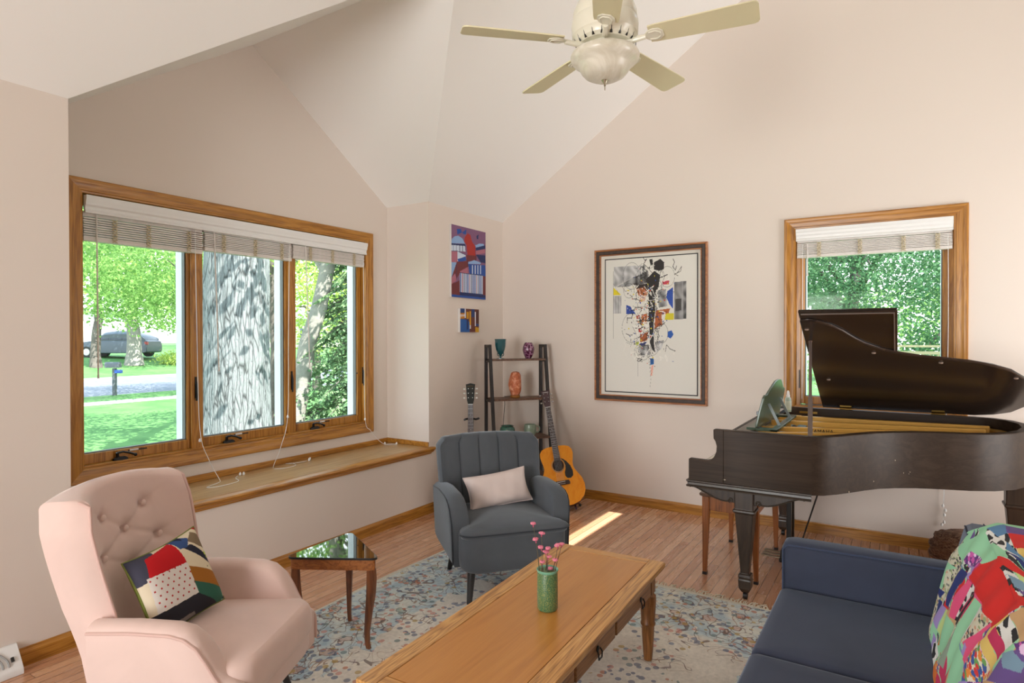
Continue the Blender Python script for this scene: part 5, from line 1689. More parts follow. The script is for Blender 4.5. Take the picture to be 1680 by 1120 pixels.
for c, P in (((38, 66, 120), [(0, 0), (230, 0), (230, 180), (0, 180)]), ((196, 128, 40), [(0, 200), (230, 180), (230, 420), (0, 440)]), ((212, 190, 178), [(0, 250), (230, 240), (230, 330), (0, 350)]), ((38, 92, 160), [(0, 450), (230, 440), (480, 560), (480, 1000), (0, 1000)]),
             ((30, 48, 100), [(330, 440), (420, 440), (420, 880), (330, 900)]), ((206, 150, 30), [(330, 140), (450, 130), (450, 430), (330, 430)]), ((224, 168, 40), [(480, 100), (560, 100), (560, 700), (480, 700)]), ((220, 214, 212), [(490, 700), (560, 700), (560, 840), (490, 860)]), ((40, 60, 112), [(580, 0), (760, 0), (760, 360), (580, 340)]),
             ((214, 218, 226), [(770, 120), (830, 120), (830, 740), (770, 740)]), ((214, 218, 226), [(230, 0), (280, 0), (280, 400), (230, 400)]), ((36, 60, 116), [(850, 620), (1000, 640), (1000, 740), (850, 740)]), ((200, 150, 30), [(800, 780), (1000, 800), (1000, 1000), (800, 1000)]), ((78, 40, 38), [(850, 60), (1000, 60), (1000, 600), (850, 600)])):
    A.poly(P, rgb(*c))
canvas('canvas_painting', 'small abstract painting in blue, brown and yellow below the tall one', A.a, 4.453, 4.742, 1.541, 1.755, .030, white_e)

# ================================================================== ladder shelf in the corner
dS = Vector((.6, .8, 0)); nS = Vector((.8, -.6, 0))
S0 = Vector((-3.262, 4.700, 0)); WS = .575
ls = thing('ladder_shelf', 'black metal ladder shelf with dark wooden boards in the corner behind the grey armchair', 'shelf', tuple(S0))
def sp3(a, f, z): return dS * a + nS * f + Vector((0, 0, z))
blk = plain('black_tube', rgb(44, 40, 40), .45, .3)
for a, nm in ((.012, 'side_frame'), (WS - .012, 'side_frame')):
    mb = MB()
    def post(f0, f1, z0, z1):
        mb.bar(sp3(a, f0, z0), sp3(a, f1, z1), .032, .024, dS)
    post(.012, .012, 0, 1.425); post(.32, .115, 0, 1.425)
    mb.obox(sp3(a, .064, 1.413), dS, nS, (0, 0, 1), .012, .064, .012)
    for z in (1.285, .925, .575, .22):
        mb.obox(sp3(a, .06 + (1.4 - z) * .06, z - .012), dS, nS, (0, 0, 1), .009, .06 + (1.4 - z) * .07, .009)
    mb.build(nm, blk, ls, smooth=0)
sw = wood('shelf_board_wood', rgb(58, 40, 32), rgb(96, 68, 52), rgb(122, 90, 68), 'X', 1, .5, .0)
for z, dp in ((1.295, .150), (.935, .205), (.585, .255), (.23, .30)):
    mb = MB()
    c = sp3(WS / 2, dp / 2 + .01, z - .009)
    mb.obox(c, dS, nS, (0, 0, 1), WS / 2 - .026, dp / 2, .009)
    mb.build('shelf_board', sw, ls, bevel=.001, smooth=0)
def on(a, f, z): return tuple(S0 + sp3(a, f, z))
# goblet
gb_ = plain('teal_glass', rgb(32, 100, 108), .12, Transmission_Weight=.35, Coat_Weight=.5)
go = thing('goblet', 'teal green glass goblet with handled stem on the top shelf board', 'goblet', on(.130, .08, 1.2955))
mb = MB(); mb.lathe([(.002, 0), (.038, .001), (.038, .004), (.010, .010), (.007, .020), (.010, .030), (.016, .038), (.030, .055), (.042, .085), (.050, .120), (.053, .170), (.056, .182), (.053, .182), (.049, .168), (.045, .12), (.030, .065), (.003, .05)], n=8)
mb.build('bowl', gb_, go, smooth=20)
for sg in (-1, 1):
    mb = MB(); mb.tube(smooth_path([(sg * .030, 0, .058), (sg * .034, 0, .040), (sg * .026, 0, .028), (sg * .010, 0, .024)], 4), .0035, 6); mb.build('handle', gb_, go)
pv = NT('purple_glass'); v_ = pv.coord(scale=(1, 1, .55)); vv = pv.voro(v_, 38, 'DISTANCE_TO_EDGE').outputs['Distance']
pv.fin(pv.ramp(vv, [(.02, rgb(176, 130, 160)), (.08, rgb(92, 26, 66)), (.4, rgb(48, 14, 36))]), .12, 0, Coat_Weight=.6); pv.bump(vv, .8, .004)
pvz = thing('glass_vase', 'purple cut glass vase on the right of the top shelf board', 'vase', on(.408, .08, 1.2955))
mb = MB(); mb.lathe([(.002, 0), (.026, 0), (.032, .010), (.050, .050), (.056, .082), (.050, .118), (.036, .145), (.034, .148), (.030, .144), (.044, .115), (.050, .08), (.028, .015), (.002, .01)], n=20); mb.build('body', pv.m, pvz, smooth=50)
# salt lamp
sl_ = NT('salt_crystal'); v_ = sl_.coord(); nn_ = sl_.noise(v_, 22, 4, .6, .8)
sl_.fin(sl_.ramp(nn_, [(.3, rgb(150, 70, 40)), (.5, rgb(196, 112, 74)), (.7, rgb(232, 176, 146))]), .35, 0, Subsurface_Weight=.2, Subsurface_Radius=(.02, .01, .005)); sl_.bump(nn_, .5, .006)
slt = thing('salt_lamp', 'orange pink rock salt lamp on a wooden base on the second shelf board', 'lamp', on(.262, .11, .9355))
mb = MB(); mb.lathe([(.002, 0), (.042, 0), (.046, .006), (.046, .018), (.042, .022)], n=24); mb.build('base', plain('lamp_base', rgb(150, 96, 40), .5), slt)
rs = random.Random(5)
fac = {}
def mod_salt(a, z):
    k = int(a / (2 * PI / 9)); s_ = int(z / .045)
    return 1 + .09 * math.sin(k * 2.3 + s_ * 1.3) + .03 * math.sin(a * 3 + z * 30)
mb = MB(); mb.lathe([(.032, .020), (.044, .030), (.054, .075), (.058, .120), (.057, .165), (.049, .208), (.038, .232), (.018, .241), (.001, .242)], n=16, mod=mod_salt); mb.build('crystal', sl_.m, slt, smooth=25)
Lc = Vector(on(.262, .11, .9355))
def rel(a, f, z): return tuple(Vector(on(a, f, z)) - Lc)
mb = MB(); mb.tube(smooth_path([rel(.235, .07, .945), rel(.205, .03, .940), rel(.195, .002, .93), rel(.20, .000, .86), rel(.19, .003, .76), rel(.185, .0, .64), rel(.19, .003, .40), rel(.19, .0, .02)], 5), .003, 6); mb.build('power_cord', M['black'], slt)
# pot and mug on the third board
def pot_mat():
    t = NT('glazed_teal_pot')
    v = t.coord()
    x, y, z = t.sep(v)
    # starburst painted on the side that faces the room
    fx2, fy2 = .50, -.866
    u = t.math('ADD', t.math('MULTIPLY', x, .866), t.math('MULTIPLY', y, .50))
    zz = t.math('SUBTRACT', z, .036)
    r = t.math('SQRT', t.math('ADD', t.math('POWER', u, 2), t.math('POWER', zz, 2)))
    a = t.math('ARCTAN2', zz, u)
    star = t.math('ADD', .020, t.math('MULTIPLY', t.math('COSINE', t.math('MULTIPLY', a, 12)), .013))
    fr = t.math('ADD', t.math('MULTIPLY', x, fx2), t.math('MULTIPLY', y, fy2))
    on_ = t.math('MULTIPLY', t.math('LESS_THAN', r, star), t.math('GREATER_THAN', fr, 0))
    base = t.ramp(t.noise(v, 18, 3), [(.3, rgb(22, 60, 56)), (.7, rgb(60, 120, 98))])
    return t.fin(t.mix(on_, base, rgb(226, 196, 140)), .15, 0, Coat_Weight=.6)
pt = thing('ceramic_pot', 'round teal ceramic pot with a cream starburst on the third shelf board', 'pot', on(.170, .15, .5855))
mb = MB(); mb.lathe([(.002, 0), (.038, 0), (.054, .014), (.068, .040), (.071, .060), (.064, .082), (.056, .090), (.058, .096), (.061, .100), (.055, .100), (.050, .09), (.062, .06), (.045, .02), (.002, .01)], n=30); mb.build('body', pot_mat(), pt)
mg = thing('mug', 'pale green stoneware mug with a handle on the third shelf board', 'mug', on(.395, .15, .5855))
cel = plain('celadon', rgb(140, 158, 138), .3, var=.12, vs=30, Coat_Weight=.3)
mb = MB(); mb.lathe([(.002, 0), (.040, 0), (.050, .012), (.058, .045), (.056, .080), (.052, .100), (.049, .100), (.052, .07), (.048, .02), (.002, .012)], n=26); mb.build('body', cel, mg)
hd = Vector((.86, .50, 0))
mb = MB(); mb.tube(smooth_path([hd * .052 + Vector((0, 0, .085)), hd * .078 + Vector((0, 0, .082)), hd * .088 + Vector((0, 0, .055)), hd * .076 + Vector((0, 0, .030)), hd * .054 + Vector((0, 0, .028))], 4), .0055, 8); mb.build('handle', cel, mg)

# ================================================================== guitars
def guitar(label, bottom, headp, facing, body_c, side_c, dark_head, L=1.03, text=None, pick=True, roll=0):
    up = (Vector(headp) - Vector(bottom)).normalized()
    f = Vector(facing); f = (f - up * f.dot(up)).normalized()
    rt = up.cross(f).normalized()
    root = thing('acoustic_guitar', label, 'guitar', tuple(bottom))
    def P(x, y, z): return rt * x + up * (y * 1.055) + f * z
    half = [(0, 0), (.07, .003), (.13, .022), (.175, .06), (.197, .11), (.199, .16), (.185, .21), (.160, .25), (.138, .285), (.128, .315), (.129, .345), (.139, .385), (.146, .42), (.142, .455), (.120, .483), (.08, .497), (.03, .50)]
    out = half + [(-x, y) for x, y in half[::-1] if x > 0]
    mb = MB()
    mb.prism(out, -.100, -.002, lambda a, b, d: P(a, b, d)); mb.build('body_side', side_c, root, smooth=40)
    mb = MB(); mb.loft([[P(a * s, .25 + (b - .25) * s, d) for a, b in out] for d, s in ((-.002, 1.0), (.000, 1.0), (.0015, .992))]); mb.build('soundboard', body_c, root, smooth=0)
    brown = bpy.data.materials.get('rosewood') or plain('rosewood', rgb(58, 34, 28), .4)
    mb = MB(); mb.add([P(.050 * math.cos(a), .335 + .050 * math.sin(a), .0020) for a in [2 * PI * k / 28 for k in range(28)]], [tuple(range(28))]); mb.build('sound_hole', plain('hole_dark', rgb(46, 26, 16), .8), root, smooth=0)
    mb = MB(); mb.tube([P(.056 * math.cos(a), .335 + .056 * math.sin(a), .0018) for a in [2 * PI * k / 36 for k in range(36)]], .0042, 6, loop=True); mb.build('rosette', plain('rosette', rgb(190, 150, 92), .5), root)
    if pick:
        pg = [(.028, .392), (.050, .384), (.078, .358), (.104, .320), (.118, .275), (.114, .236), (.092, .218), (.062, .220), (.046, .240), (.046, .270), (.058, .298), (.062, .330), (.052, .366)]
        mb = MB(); mb.prism(pg, .0015, .0032, lambda a, b, d: P(a, b, d)); mb.build('pickguard', M['black'], root, smooth=0)
    mb = MB(); mb.prism([(-.075, .170), (.075, .170), (.078, .185), (.070, .205), (-.070, .205), (-.078, .185)], .0015, .010, lambda a, b, d: P(a, b, d)); br_ = mb.build('bridge', brown, root, bevel=.002, smooth=0)
    mb = MB()
    for k in range(6): mb.ball(P(-.030 + .012 * k, .180, .011), .0032, .0032, .003, 6, 4)
    mb.prism([(-.036, .192), (.036, .195), (.036, .198), (-.036, .195)], .009, .0125, lambda a, b, d: P(a, b, d))
    mb.build('saddle_and_pins', M['white'], br_)
    y0, y1 = .375, .845
    mb = MB()
    mb.loft([[P(a, y, d) for a, d in ((-w_, .012), (w_, .012), (w_, .004 if y < .5 else -.004), (w_ * .6, .003 if y < .5 else -.020), (-w_ * .6, .003 if y < .5 else -.020), (-w_, .004 if y < .5 else -.004))] for y, w_ in ((.375, .028), (.499, .0268), (.501, .0268), (y1, .0215))])
    nk = mb.build('neck', brown, root, smooth=20)
    for k in range(20):
        yy = y1 - .645 * (1 - 2 ** (-(k + 1) / 12))
        if yy < .385: break
        w_ = .0215 + (y1 - yy) / .47 * .0065
        mb = MB(); mb.bar(P(-w_, yy, .0128), P(w_, yy, .0128), .0016, .0022, f); mb.build('fret', M['steel'], nk, smooth=0)
    mb = MB()
    for k in (3, 5, 7, 9, 12):
        yy = y1 - .645 * (1 - 2 ** (-(k - .5) / 12)); mb.ball(P(0, yy, .0126), .0045, .0045, .0012, 8, 4)
    mb.build('inlay_dots', M['white'], nk)
    mb = MB(); mb.bar(P(-.0215, y1, .0125), P(.0215, y1, .0125), .004, .005, f); mb.build('nut', M['white'], root, smooth=0)
    hs = [(-.021, y1), (.021, y1), (.030, y1 + .035), (.037, y1 + .14), (.041, y1 + .168), (.0, y1 + .178 if dark_head else y1 + .168), (-.041, y1 + .168), (-.037, y1 + .14), (-.030, y1 + .035)]
    mb = MB(); mb.prism(hs, -.010, .006, lambda a, b, d: P(a, b, d - (b - y1) * .22)); hm = plain('headstock_face', rgb(24, 30, 30) if dark_head else rgb(70, 48, 52), .25)
    hd_ = mb.build('headstock', hm, root, bevel=.0015, smooth=0)
    for sg in (-1, 1):
        for k in range(3):
            yy = y1 + .055 + k * .038
            mb = MB()
            mb.cyl(P(sg * .018, yy, .004 - (yy - y1) * .22), P(sg * .018, yy, .016 - (yy - y1) * .22), .0035, n=8)
            mb.cyl(P(sg * .030, yy, -.012 - (yy - y1) * .22), P(sg * .048, yy, -.012 - (yy - y1) * .22), .0022, n=6)
            mb.ball(P(sg * .053, yy, -.012 - (yy - y1) * .22), .0095, .0065, .0075, 8, 5)
            mb.build('tuning_peg', M['steel'] if not dark_head else plain('peg_white', rgb(220, 220, 214), .3), hd_)
    Rm = Matrix(((rt.x, up.x, f.x, 0), (rt.y, up.y, f.y, 0), (rt.z, up.z, f.z, 0), (0, 0, 0, 1)))
    if text:
        text_mesh('headstock_lettering', text, .013, M['white'], Matrix.Translation(P(0, y1 + .148, .0065 - .148 * .22)) @ Rm @ Matrix.Rotation(math.atan(-.22), 4, 'X'), hd_)
    else:
        mb = MB(); mb.bar(P(-.026, y1 + .150, .008 - .150 * .22), P(.026, y1 + .150, .008 - .150 * .22), .0012, .010, f); mb.build('inlay_band', M['brass'], hd_, smooth=0)
    mb = MB()
    for k in range(6):
        a = -.030 + .012 * k; b = -.0165 + .0066 * k
        mb.tube([P(a, .196, .0125), P(b, y1, .0165)], .00055, 4)
    mb.build('strings', M['steel'], root)
    return root, P
spr = wood('spruce_top', rgb(226, 132, 14), rgb(238, 148, 24), rgb(244, 162, 40), 'Z', 1.2, .4, .08, .3, .25)
mah = wood('mahogany_side', rgb(60, 28, 18), rgb(92, 44, 26), rgb(112, 58, 36), 'Z', 1, .3, .4)
r1_, Pg = guitar('honey yellow acoustic guitar with a black pickguard leaning by the ladder shelf', (-2.415, 4.690, .050), (-2.782, 4.985, 1.010), (.50, -.86, .1), spr, mah, False, text='YAMAHA')
sun_ = plain('dark_burst', rgb(60, 26, 16), .2, var=.3, vs=6)
guitar('dark acoustic guitar with a black headstock, its neck rising behind the grey armchair', (-2.98, 4.105, .050), (-3.115, 4.275, 1.060), (.55, -.83, .1), sun_, mah, True, pick=False)
# stands
def stand(label, c, facing, hook_z, back, legs):
    root = thing('guitar_stand', label, 'guitar stand', (c[0], c[1], 0))
    f = Vector(facing).normalized(); rt = Vector((-f.y, f.x, 0))
    mb = MB()
    if hook_z:
        mb.tube([f * -.15 + Vector((0, 0, .22)), f * -.19 + Vector((back[0], back[1], hook_z))], .009, 8)
        top = f * -.19 + Vector((back[0], back[1], hook_z))
    else:
        mb.tube([f * -.145 + Vector((0, 0, .10)), f * -.17 + Vector((0, 0, .32))], .009, 8)
    mb.build('post', M['black'], root)
    for d in legs:
        d = Vector(d)
        mb = MB(); mb.tube([f * -.15 + Vector((0, 0, .20)), d + Vector((0, 0, .012))], .008, 8); mb.ball(d + Vector((0, 0, .014)), .014, .014, .013, 10, 6); mb.build('leg', M['black'], root)
    mb = MB()
    mb.tube([rt * -.09 + f * .02 + Vector((0, 0, .035)), rt * -.09 + f * -.15 + Vector((0, 0, .03)), rt * .09 + f * -.15 + Vector((0, 0, .03)), rt * .09 + f * .02 + Vector((0, 0, .035))], .010, 8)
    mb.build('cradle', plain('cradle_foam', rgb(52, 26, 44), .7), root)
    return root, rt, f
stand('low black guitar stand with a dark purple foam cradle under the yellow guitar', (-2.415, 4.690), (.50, -.86, 0), 0, (0, 0), [(-.16, .06, 0), (.03, .22, 0)])
mb = MB()
g2, rt2, f2 = stand('tall black guitar stand holding the dark guitar by its neck', (-2.98, 4.105), (.55, -.83, 0), .80, (.012, -.014), [(-.215, -.115, 0), (.12, .14, 0), (-.12, .18, 0)])
tp = Vector((-.094, .118, .800))
mb.tube([tp + rt2 * -.050 + f2 * .035, tp + rt2 * -.045, tp + rt2 * -.02 - f2 * .040, tp + rt2 * .02 - f2 * .040, tp + rt2 * .045, tp + rt2 * .070 + f2 * .030 + Vector((0, 0, .012))], .009, 8)
mb.build('neck_yoke', M['black'], g2)

# ================================================================== ceiling fan
FXc, FYc = -1.154, 2.638
fan = thing('ceiling_fan', 'cream five-bladed ceiling fan with a frosted glass bowl light hanging from the vaulted ceiling', 'ceiling fan', (FXc, FYc, 2.838))
fb = plain('fan_blade', rgb(222, 214, 178), .5, var=.03, vs=4)
fe = plain('fan_blade_edge', rgb(160, 150, 128), .6)
fm = plain('fan_body', rgb(228, 224, 206), .35, Coat_Weight=.3)
zc_ = zroof(FXc) - 2.838
mb = MB(); mb.cyl((0, 0, .24), (0, 0, zc_ - .04), .014, n=16); mb.build('downrod', fm, fan)
mb = MB(); mb.lathe([(.02, zc_ - .13), (.055, zc_ - .10), (.072, zc_ - .03), (.075, zc_ + .03)], n=28); mb.build('canopy', fm, fan)
mb = MB(); mb.lathe([(.06, .000), (.118, .000), (.135, .012), (.142, .030), (.150, .040), (.153, .085), (.150, .110), (.146, .116), (.147, .122), (.145, .150), (.125, .195), (.085, .225), (.03, .245)], n=40); mb.build('motor_housing', fm, fan, smooth=30)
mb = MB()
for k in range(20):
    a = 2 * PI * k / 20
    c, s = math.cos(a), math.sin(a)
    r0, r1, hw = .126, .143, .0065
    mb.add([(r0 * c - hw * s, r0 * s + hw * c, -.002 + .002), (r0 * c + hw * s, r0 * s - hw * c, -.002 + .002), (r1 * c, r1 * s, .030), ((r0 + r1) / 2 * c, (r0 + r1) / 2 * s, .006)], [(0, 1, 2), (0, 2, 3), (1, 3, 2), (0, 3, 1)])
mb.build('vent_slots', M['black'], fan, smooth=0)
mb = MB(); mb.lathe([(.05, .004), (.082, .002), (.082, -.012), (.095, -.016), (.095, -.028), (.05, -.03)], n=32); mb.build('switch_housing', fm, fan)
mb = MB(); mb.lathe([(.088, -.024), (.130, -.026), (.150, -.036), (.158, -.052), (.156, -.066), (.143, -.080), (.128, -.090), (.118, -.102), (.108, -.120), (.092, -.138), (.066, -.152), (.034, -.158), (.002, -.159)][::-1], n=48)
alab = NT('frosted_glass'); v_ = alab.coord(); na = alab.noise(v_, 7, 4, .6, 1.5)
alab.fin(alab.ramp(na, [(.3, rgb(206, 198, 178)), (.7, rgb(238, 234, 222))]), .35, 0, Subsurface_Weight=.3, Subsurface_Radius=(.03, .03, .03), Coat_Weight=.3)
mb.build('glass_bowl', alab.m, fan, smooth=60)
mb = MB(); mb.lathe([(.001, -.206), (.0025, -.200), (.0025, -.186), (.005, -.184), (.005, -.180), (.004, -.176), (.010, -.168), (.013, -.162), (.024, -.152), (.024, -.148)], n=20); mb.build('finial', plain('fan_nickel', rgb(176, 170, 150), .25, .8), fan)
for k in range(5):
    a = math.radians(7.2 + 72 * k)
    ca, sa = math.cos(a), math.sin(a)
    pit = math.radians(-12)
    def B(x, y, z):
        yy = y * math.cos(pit) - z * math.sin(pit); zz = y * math.sin(pit) + z * math.cos(pit)
        return (x * ca - yy * sa, x * sa + yy * ca, zz + .012)
    out = []
    pr = [(.205, .052), (.23, .056), (.40, .062), (.60, .068), (.640, .068), (.655, .062), (.662, .048)]
    out = pr + [(x, -y) for x, y in pr[::-1]]
    mb = MB(); mb.prism(out, -.003, .003, lambda p, q_, d: B(p, q_, d)); bl = mb.build('blade', fb, fan, smooth=0)
    mb = MB()
    arm = [(.150, .013), (.185, .012), (.200, .030), (.225, .040), (.250, .036), (.268, .018)]
    oa = arm + [(x, -y) for x, y in arm[::-1]]
    mb.prism(oa, -.010, -.004, lambda p, q_, d: B(p, q_, d))
    mb.tube([B(.100, 0, -.010), B(.13, 0, -.016), B(.16, 0, -.013), B(.19, 0, -.010)], [.014, .013, .012, .012], 8)
    mb.tube([B(.205, .022, -.011), B(.235, .026, -.011), B(.255, .012, -.011), B(.255, -.012, -.011), B(.235, -.026, -.011), B(.205, -.022, -.011)], .004, 6)
    mb.build('blade_iron', fm, bl, bevel=.002, smooth=40)
mb = MB(); mb.tube([(.11, .10, 0), (.112, .102, .05)], .002, 6); mb.build('direction_switch', M['black'], fan)

# ================================================================== outdoors
def ground_mat(name, c0, c1, sc=3.0, b=60):
    t = NT(name); v = t.coord()
    n = t.noise(v, sc, 4, .6); n2 = t.noise(v, b, 3, .7)
    t.bump(n2, .5, .02)
    return t.fin(t.ramp(t.math('ADD', t.math('MULTIPLY', n, .6), t.math('MULTIPLY', n2, .4)), [(.35, c0), (.65, c1)]), .9, 0, Specular_IOR_Level=.1)
lawn_m = ground_mat('lawn_grass', rgb(66, 104, 60), rgb(98, 136, 80), 1.2, 40)
road_m = ground_mat('asphalt', rgb(104, 108, 116), rgb(120, 124, 130), 2, 60)
conc_m = ground_mat('concrete', rgb(130, 129, 124), rgb(146, 145, 140), 3, 60)
GZ = -.6
def gz(x):
    if x > -33.4: return GZ
    return GZ + .03 + min(1, (-33.4 - x) / 9.0) * .85 + max(0, (-42.4 - x)) * .006
def slab(name, x0, x1, y0, y1, z, m, n=1):
    mb = MB()
    mb.grid(lambda u, v: (x0 + (x1 - x0) * u, y0 + (y1 - y0) * v, z if n == 1 else gz(x0 + (x1 - x0) * u)), n if n > 1 else 8, 8)
    o = mb.build(name, m, smooth=0); S(o); return o
slab('lawn', -21.0, -4.05, -40, 60, GZ, lawn_m)
slab('sidewalk', -22.0, -21.0, -40, 60, GZ + .004, conc_m)
slab('verge', -24.1, -22.0, -40, 60, GZ + .002, lawn_m)
slab('road', -33.1, -24.1, -40, 60, GZ - .03, road_m)
mb = MB(); mb.box(-33.4, -33.1, -40, 60, GZ - .1, GZ + .10); S(mb.build('kerb', conc_m, smooth=0))
slab('far_lawn', -95, -33.4, -40, 75, GZ, lawn_m, 24)
slab('back_lawn', -4.05, 40, 5.4, 60, GZ, lawn_m)
mb = MB(); mb.box(-3.99, 3.1, -3.5, 5.34, GZ - .1, -.125); S(mb.build('foundation', conc_m, smooth=0))

def leaf_mat(name, cols, tr=.45):
    t = NT(name); v = t.coord()
    n = t.noise(v, 2.2, 3, .7)
    n2 = t.noise(v, 24, 2)
    col = t.ramp(t.math('ADD', t.math('MULTIPLY', n, .5), t.math('MULTIPLY', n2, .5)), [(.33, cols[0]), (.5, cols[1]), (.66, cols[2])])
    t.t.nodes.remove(t.b)
    d = t.n('ShaderNodeBsdfDiffuse'); r = t.n('ShaderNodeBsdfTranslucent'); mx = t.n('ShaderNodeMixShader')
    t.l(col, d.inputs[0]); t.l(col, r.inputs[0]); mx.inputs[0].default_value = tr
    t.l(d.outputs[0], mx.inputs[1]); t.l(r.outputs[0], mx.inputs[2]); t.l(mx.outputs[0], t.out.inputs[0])
    return t.m
lm_maple = leaf_mat('maple_leaf', [rgb(84, 124, 62), rgb(128, 166, 92), rgb(174, 200, 128)], .5)
lm_yel = leaf_mat('sunny_leaf', [rgb(122, 154, 70), rgb(166, 188, 94), rgb(196, 210, 128)], .5)
lm_dark = leaf_mat('dark_leaf', [rgb(62, 98, 72), rgb(96, 134, 96), rgb(144, 174, 126)], .4)
lm_spr = leaf_mat('spruce_needle', [rgb(74, 106, 80), rgb(118, 150, 108), rgb(176, 198, 146)], .25)
bark_m = ground_mat('bark', rgb(86, 78, 74), rgb(120, 112, 106), 3, 30)
bark_l = ground_mat('pale_bark', rgb(122, 118, 112), rgb(152, 148, 140), 3, 30)

def leaves(name, blobs, n, size, m, seed, parent, droop=0.0, flat=0.0):
    """leaf blades gathered on twigs inside ellipsoidal blobs; blobs = (x, y, z, rx, ry, rz)"""
    r = np.random.RandomState(seed)
    wts = np.array([b[3] * b[4] * b[5] for b in blobs]) ** .67; wts /= wts.sum()
    nc = max(6, n // 14)
    bi = r.choice(len(blobs), nc, p=wts)
    B = np.array(blobs)[bi]
    d = r.normal(size=(nc, 3)); d /= np.linalg.norm(d, axis=1)[:, None]
    rad = r.uniform(.35, 1.0, nc)[:, None] ** .6
    cc = B[:, :3] + d * rad * B[:, 3:6]
    ci = r.randint(0, nc, n)
    c = cc[ci] + r.normal(size=(n, 3)) * np.array([.28, .28, .13 + droop]) * (size / .10) ** .7
    a = r.normal(size=(n, 3)); a[:, 2] *= (1 - flat); a /= np.linalg.norm(a, axis=1)[:, None]
    b = r.normal(size=(n, 3)); b -= a * (a * b).sum(1)[:, None]; b /= np.linalg.norm(b, axis=1)[:, None]
    s = size * r.uniform(.6, 1.3, n)[:, None]
    v = np.stack([c - a * s * .5, c + b * s * .32, c + a * s * .5, c - b * s * .32], 1).reshape(-1, 3)
    me = bpy.data.meshes.new(name)
    me.vertices.add(4 * n); me.vertices.foreach_set('co', v.ravel())
    me.loops.add(4 * n); me.loops.foreach_set('vertex_index', np.arange(4 * n))
    me.polygons.add(n); me.polygons.foreach_set('loop_start', np.arange(0, 4 * n, 4)); me.polygons.foreach_set('loop_total', np.full(n, 4))
    me.update(); me.validate()
    me.materials.append(m)
    o = bpy.data.objects.new(name, me); COL.objects.link(o); o.parent = parent
    return o
def tree(label, base, top, r0, r1, blobs, n, size, lm, seed, bark=None, name='tree', branches=3, group=None):
    root = thing(name, label, 'tree' if 'tree' in name else name.replace('_', ' '), tuple(base), 0, group)
    b = Vector(base)
    rr = random.Random(seed)
    if top is not None:
        t_ = Vector(top) - b
        mb = MB()
        P = [Vector((0, 0, -.1))] + [t_ * k / 8 + Vector((rr.uniform(-.06, .06), rr.uniform(-.06, .06), 0)) * (k < 8) for k in range(1, 9)]
        mb.tube(P, [r0 * (1.25 if k == 0 else 1) + (r1 - r0) * k / 8 for k in range(9)], 12)
        for k in range(branches):
            bl = blobs[k % len(blobs)]
            e = Vector(bl[:3]) - b + Vector((rr.uniform(-.6, .6), rr.uniform(-.6, .6), rr.uniform(-.4, .4)))
            s = P[5 + k % 4]
            mb.tube([s, s.lerp(e, .5) + Vector((0, 0, .2)), e], [r1 * .8, r1 * .5, r1 * .15], 7)
        mb.build('trunk', bark or bark_m, root)
    leaves('foliage', [(x - b.x, y - b.y, z - b.z, a, c, d) for x, y, z, a, c, d in blobs], n, size, lm, seed, root, flat=.2)
    return root

# the thick old trunk just outside the wide window
def bigbark():
    t = NT('furrowed_bark'); v = t.coord()
    x, y, z = t.sep(v)
    a = t.math('ARCTAN2', y, x)
    wv = t.noise(v, 2.4, 3, .6)
    vv = t.comb(t.math('ADD', t.math('MULTIPLY', a, 8.5), t.math('MULTIPLY', wv, 1.6)), t.math('MULTIPLY', z, 1.9), t.math('MULTIPLY', wv, .8))
    e = t.voro(vv, 1.25, 'DISTANCE_TO_EDGE').outputs['Distance']
    vv2 = t.comb(t.math('ADD', t.math('MULTIPLY', a, 14), t.math('MULTIPLY', wv, 3)), t.math('MULTIPLY', z, 5.5), 0)
    e2 = t.voro(vv2, 1.2, 'DISTANCE_TO_EDGE').outputs['Distance']
    n = t.noise(v, 14, 4, .6)
    h = t.math('MINIMUM', t.math('MULTIPLY', e, 1.0), t.math('ADD', t.math('MULTIPLY', e2, .9), .06))
    h = t.math('ADD', h, t.math('MULTIPLY', n, .08))
    col = t.ramp(h, [(.02, rgb(44, 44, 44)), (.08, rgb(92, 94, 94)), (.15, rgb(128, 131, 131)), (.5, rgb(146, 149, 148))])
    t.bump(h, .8, .03)
    return t.fin(col, .95, 0, Specular_IOR_Level=.1)
bt = thing('tree', 'massive old grey tree trunk with furrowed bark filling the middle pane of the wide window', 'tree', (-7.33, 4.86, GZ))
mb = MB()
secs = []
NA = 120
for k in range(91):
    z = -.1 + 5.6 * k / 90
    r_ = .398 + .26 * math.exp(-(z) / .35) + .012 * math.sin(z * 1.3) + max(0, z - 3.5) * .03 + max(0, 1.6 - z) * .012
    ring = []
    for i in range(NA):
        a = 2 * PI * i / NA
        nn = mnoise.noise(Vector((math.cos(a) * 5.5, math.sin(a) * 5.5, z * .9)))
        n3 = mnoise.noise(Vector((math.cos(a) * 14, math.sin(a) * 14, z * 2.6)))
        rr = r_ * (1 + .05 * math.sin(a * 3 + .7) * math.exp(-z * .8)) + .014 * nn + .012 * n3
        ring.append((rr * math.cos(a) + .02 * z, rr * math.sin(a), z))
    secs.append(ring)
mb.loft(secs); mb.build('trunk', bigbark(), bt, smooth=0)
for o_ in bt.children: o_.data.polygons.foreach_set('use_smooth', [True] * len(o_.data.polygons))
mb = MB()
for e in ((3.2, -1, 2.2), (3.4, 2.0, 2.6), (-2, 3, 2.5), (-2.5, -2.5, 2.4), (.5, .5, 3.2)):
    mb.tube([(0, 0, 5.2), (e[0] * .4, e[1] * .4, 6.3), (e[0], e[1], 5.0 + e[2] * .9)], [.26, .16, .05], 8)
mb.build('bough', bark_m, bt)
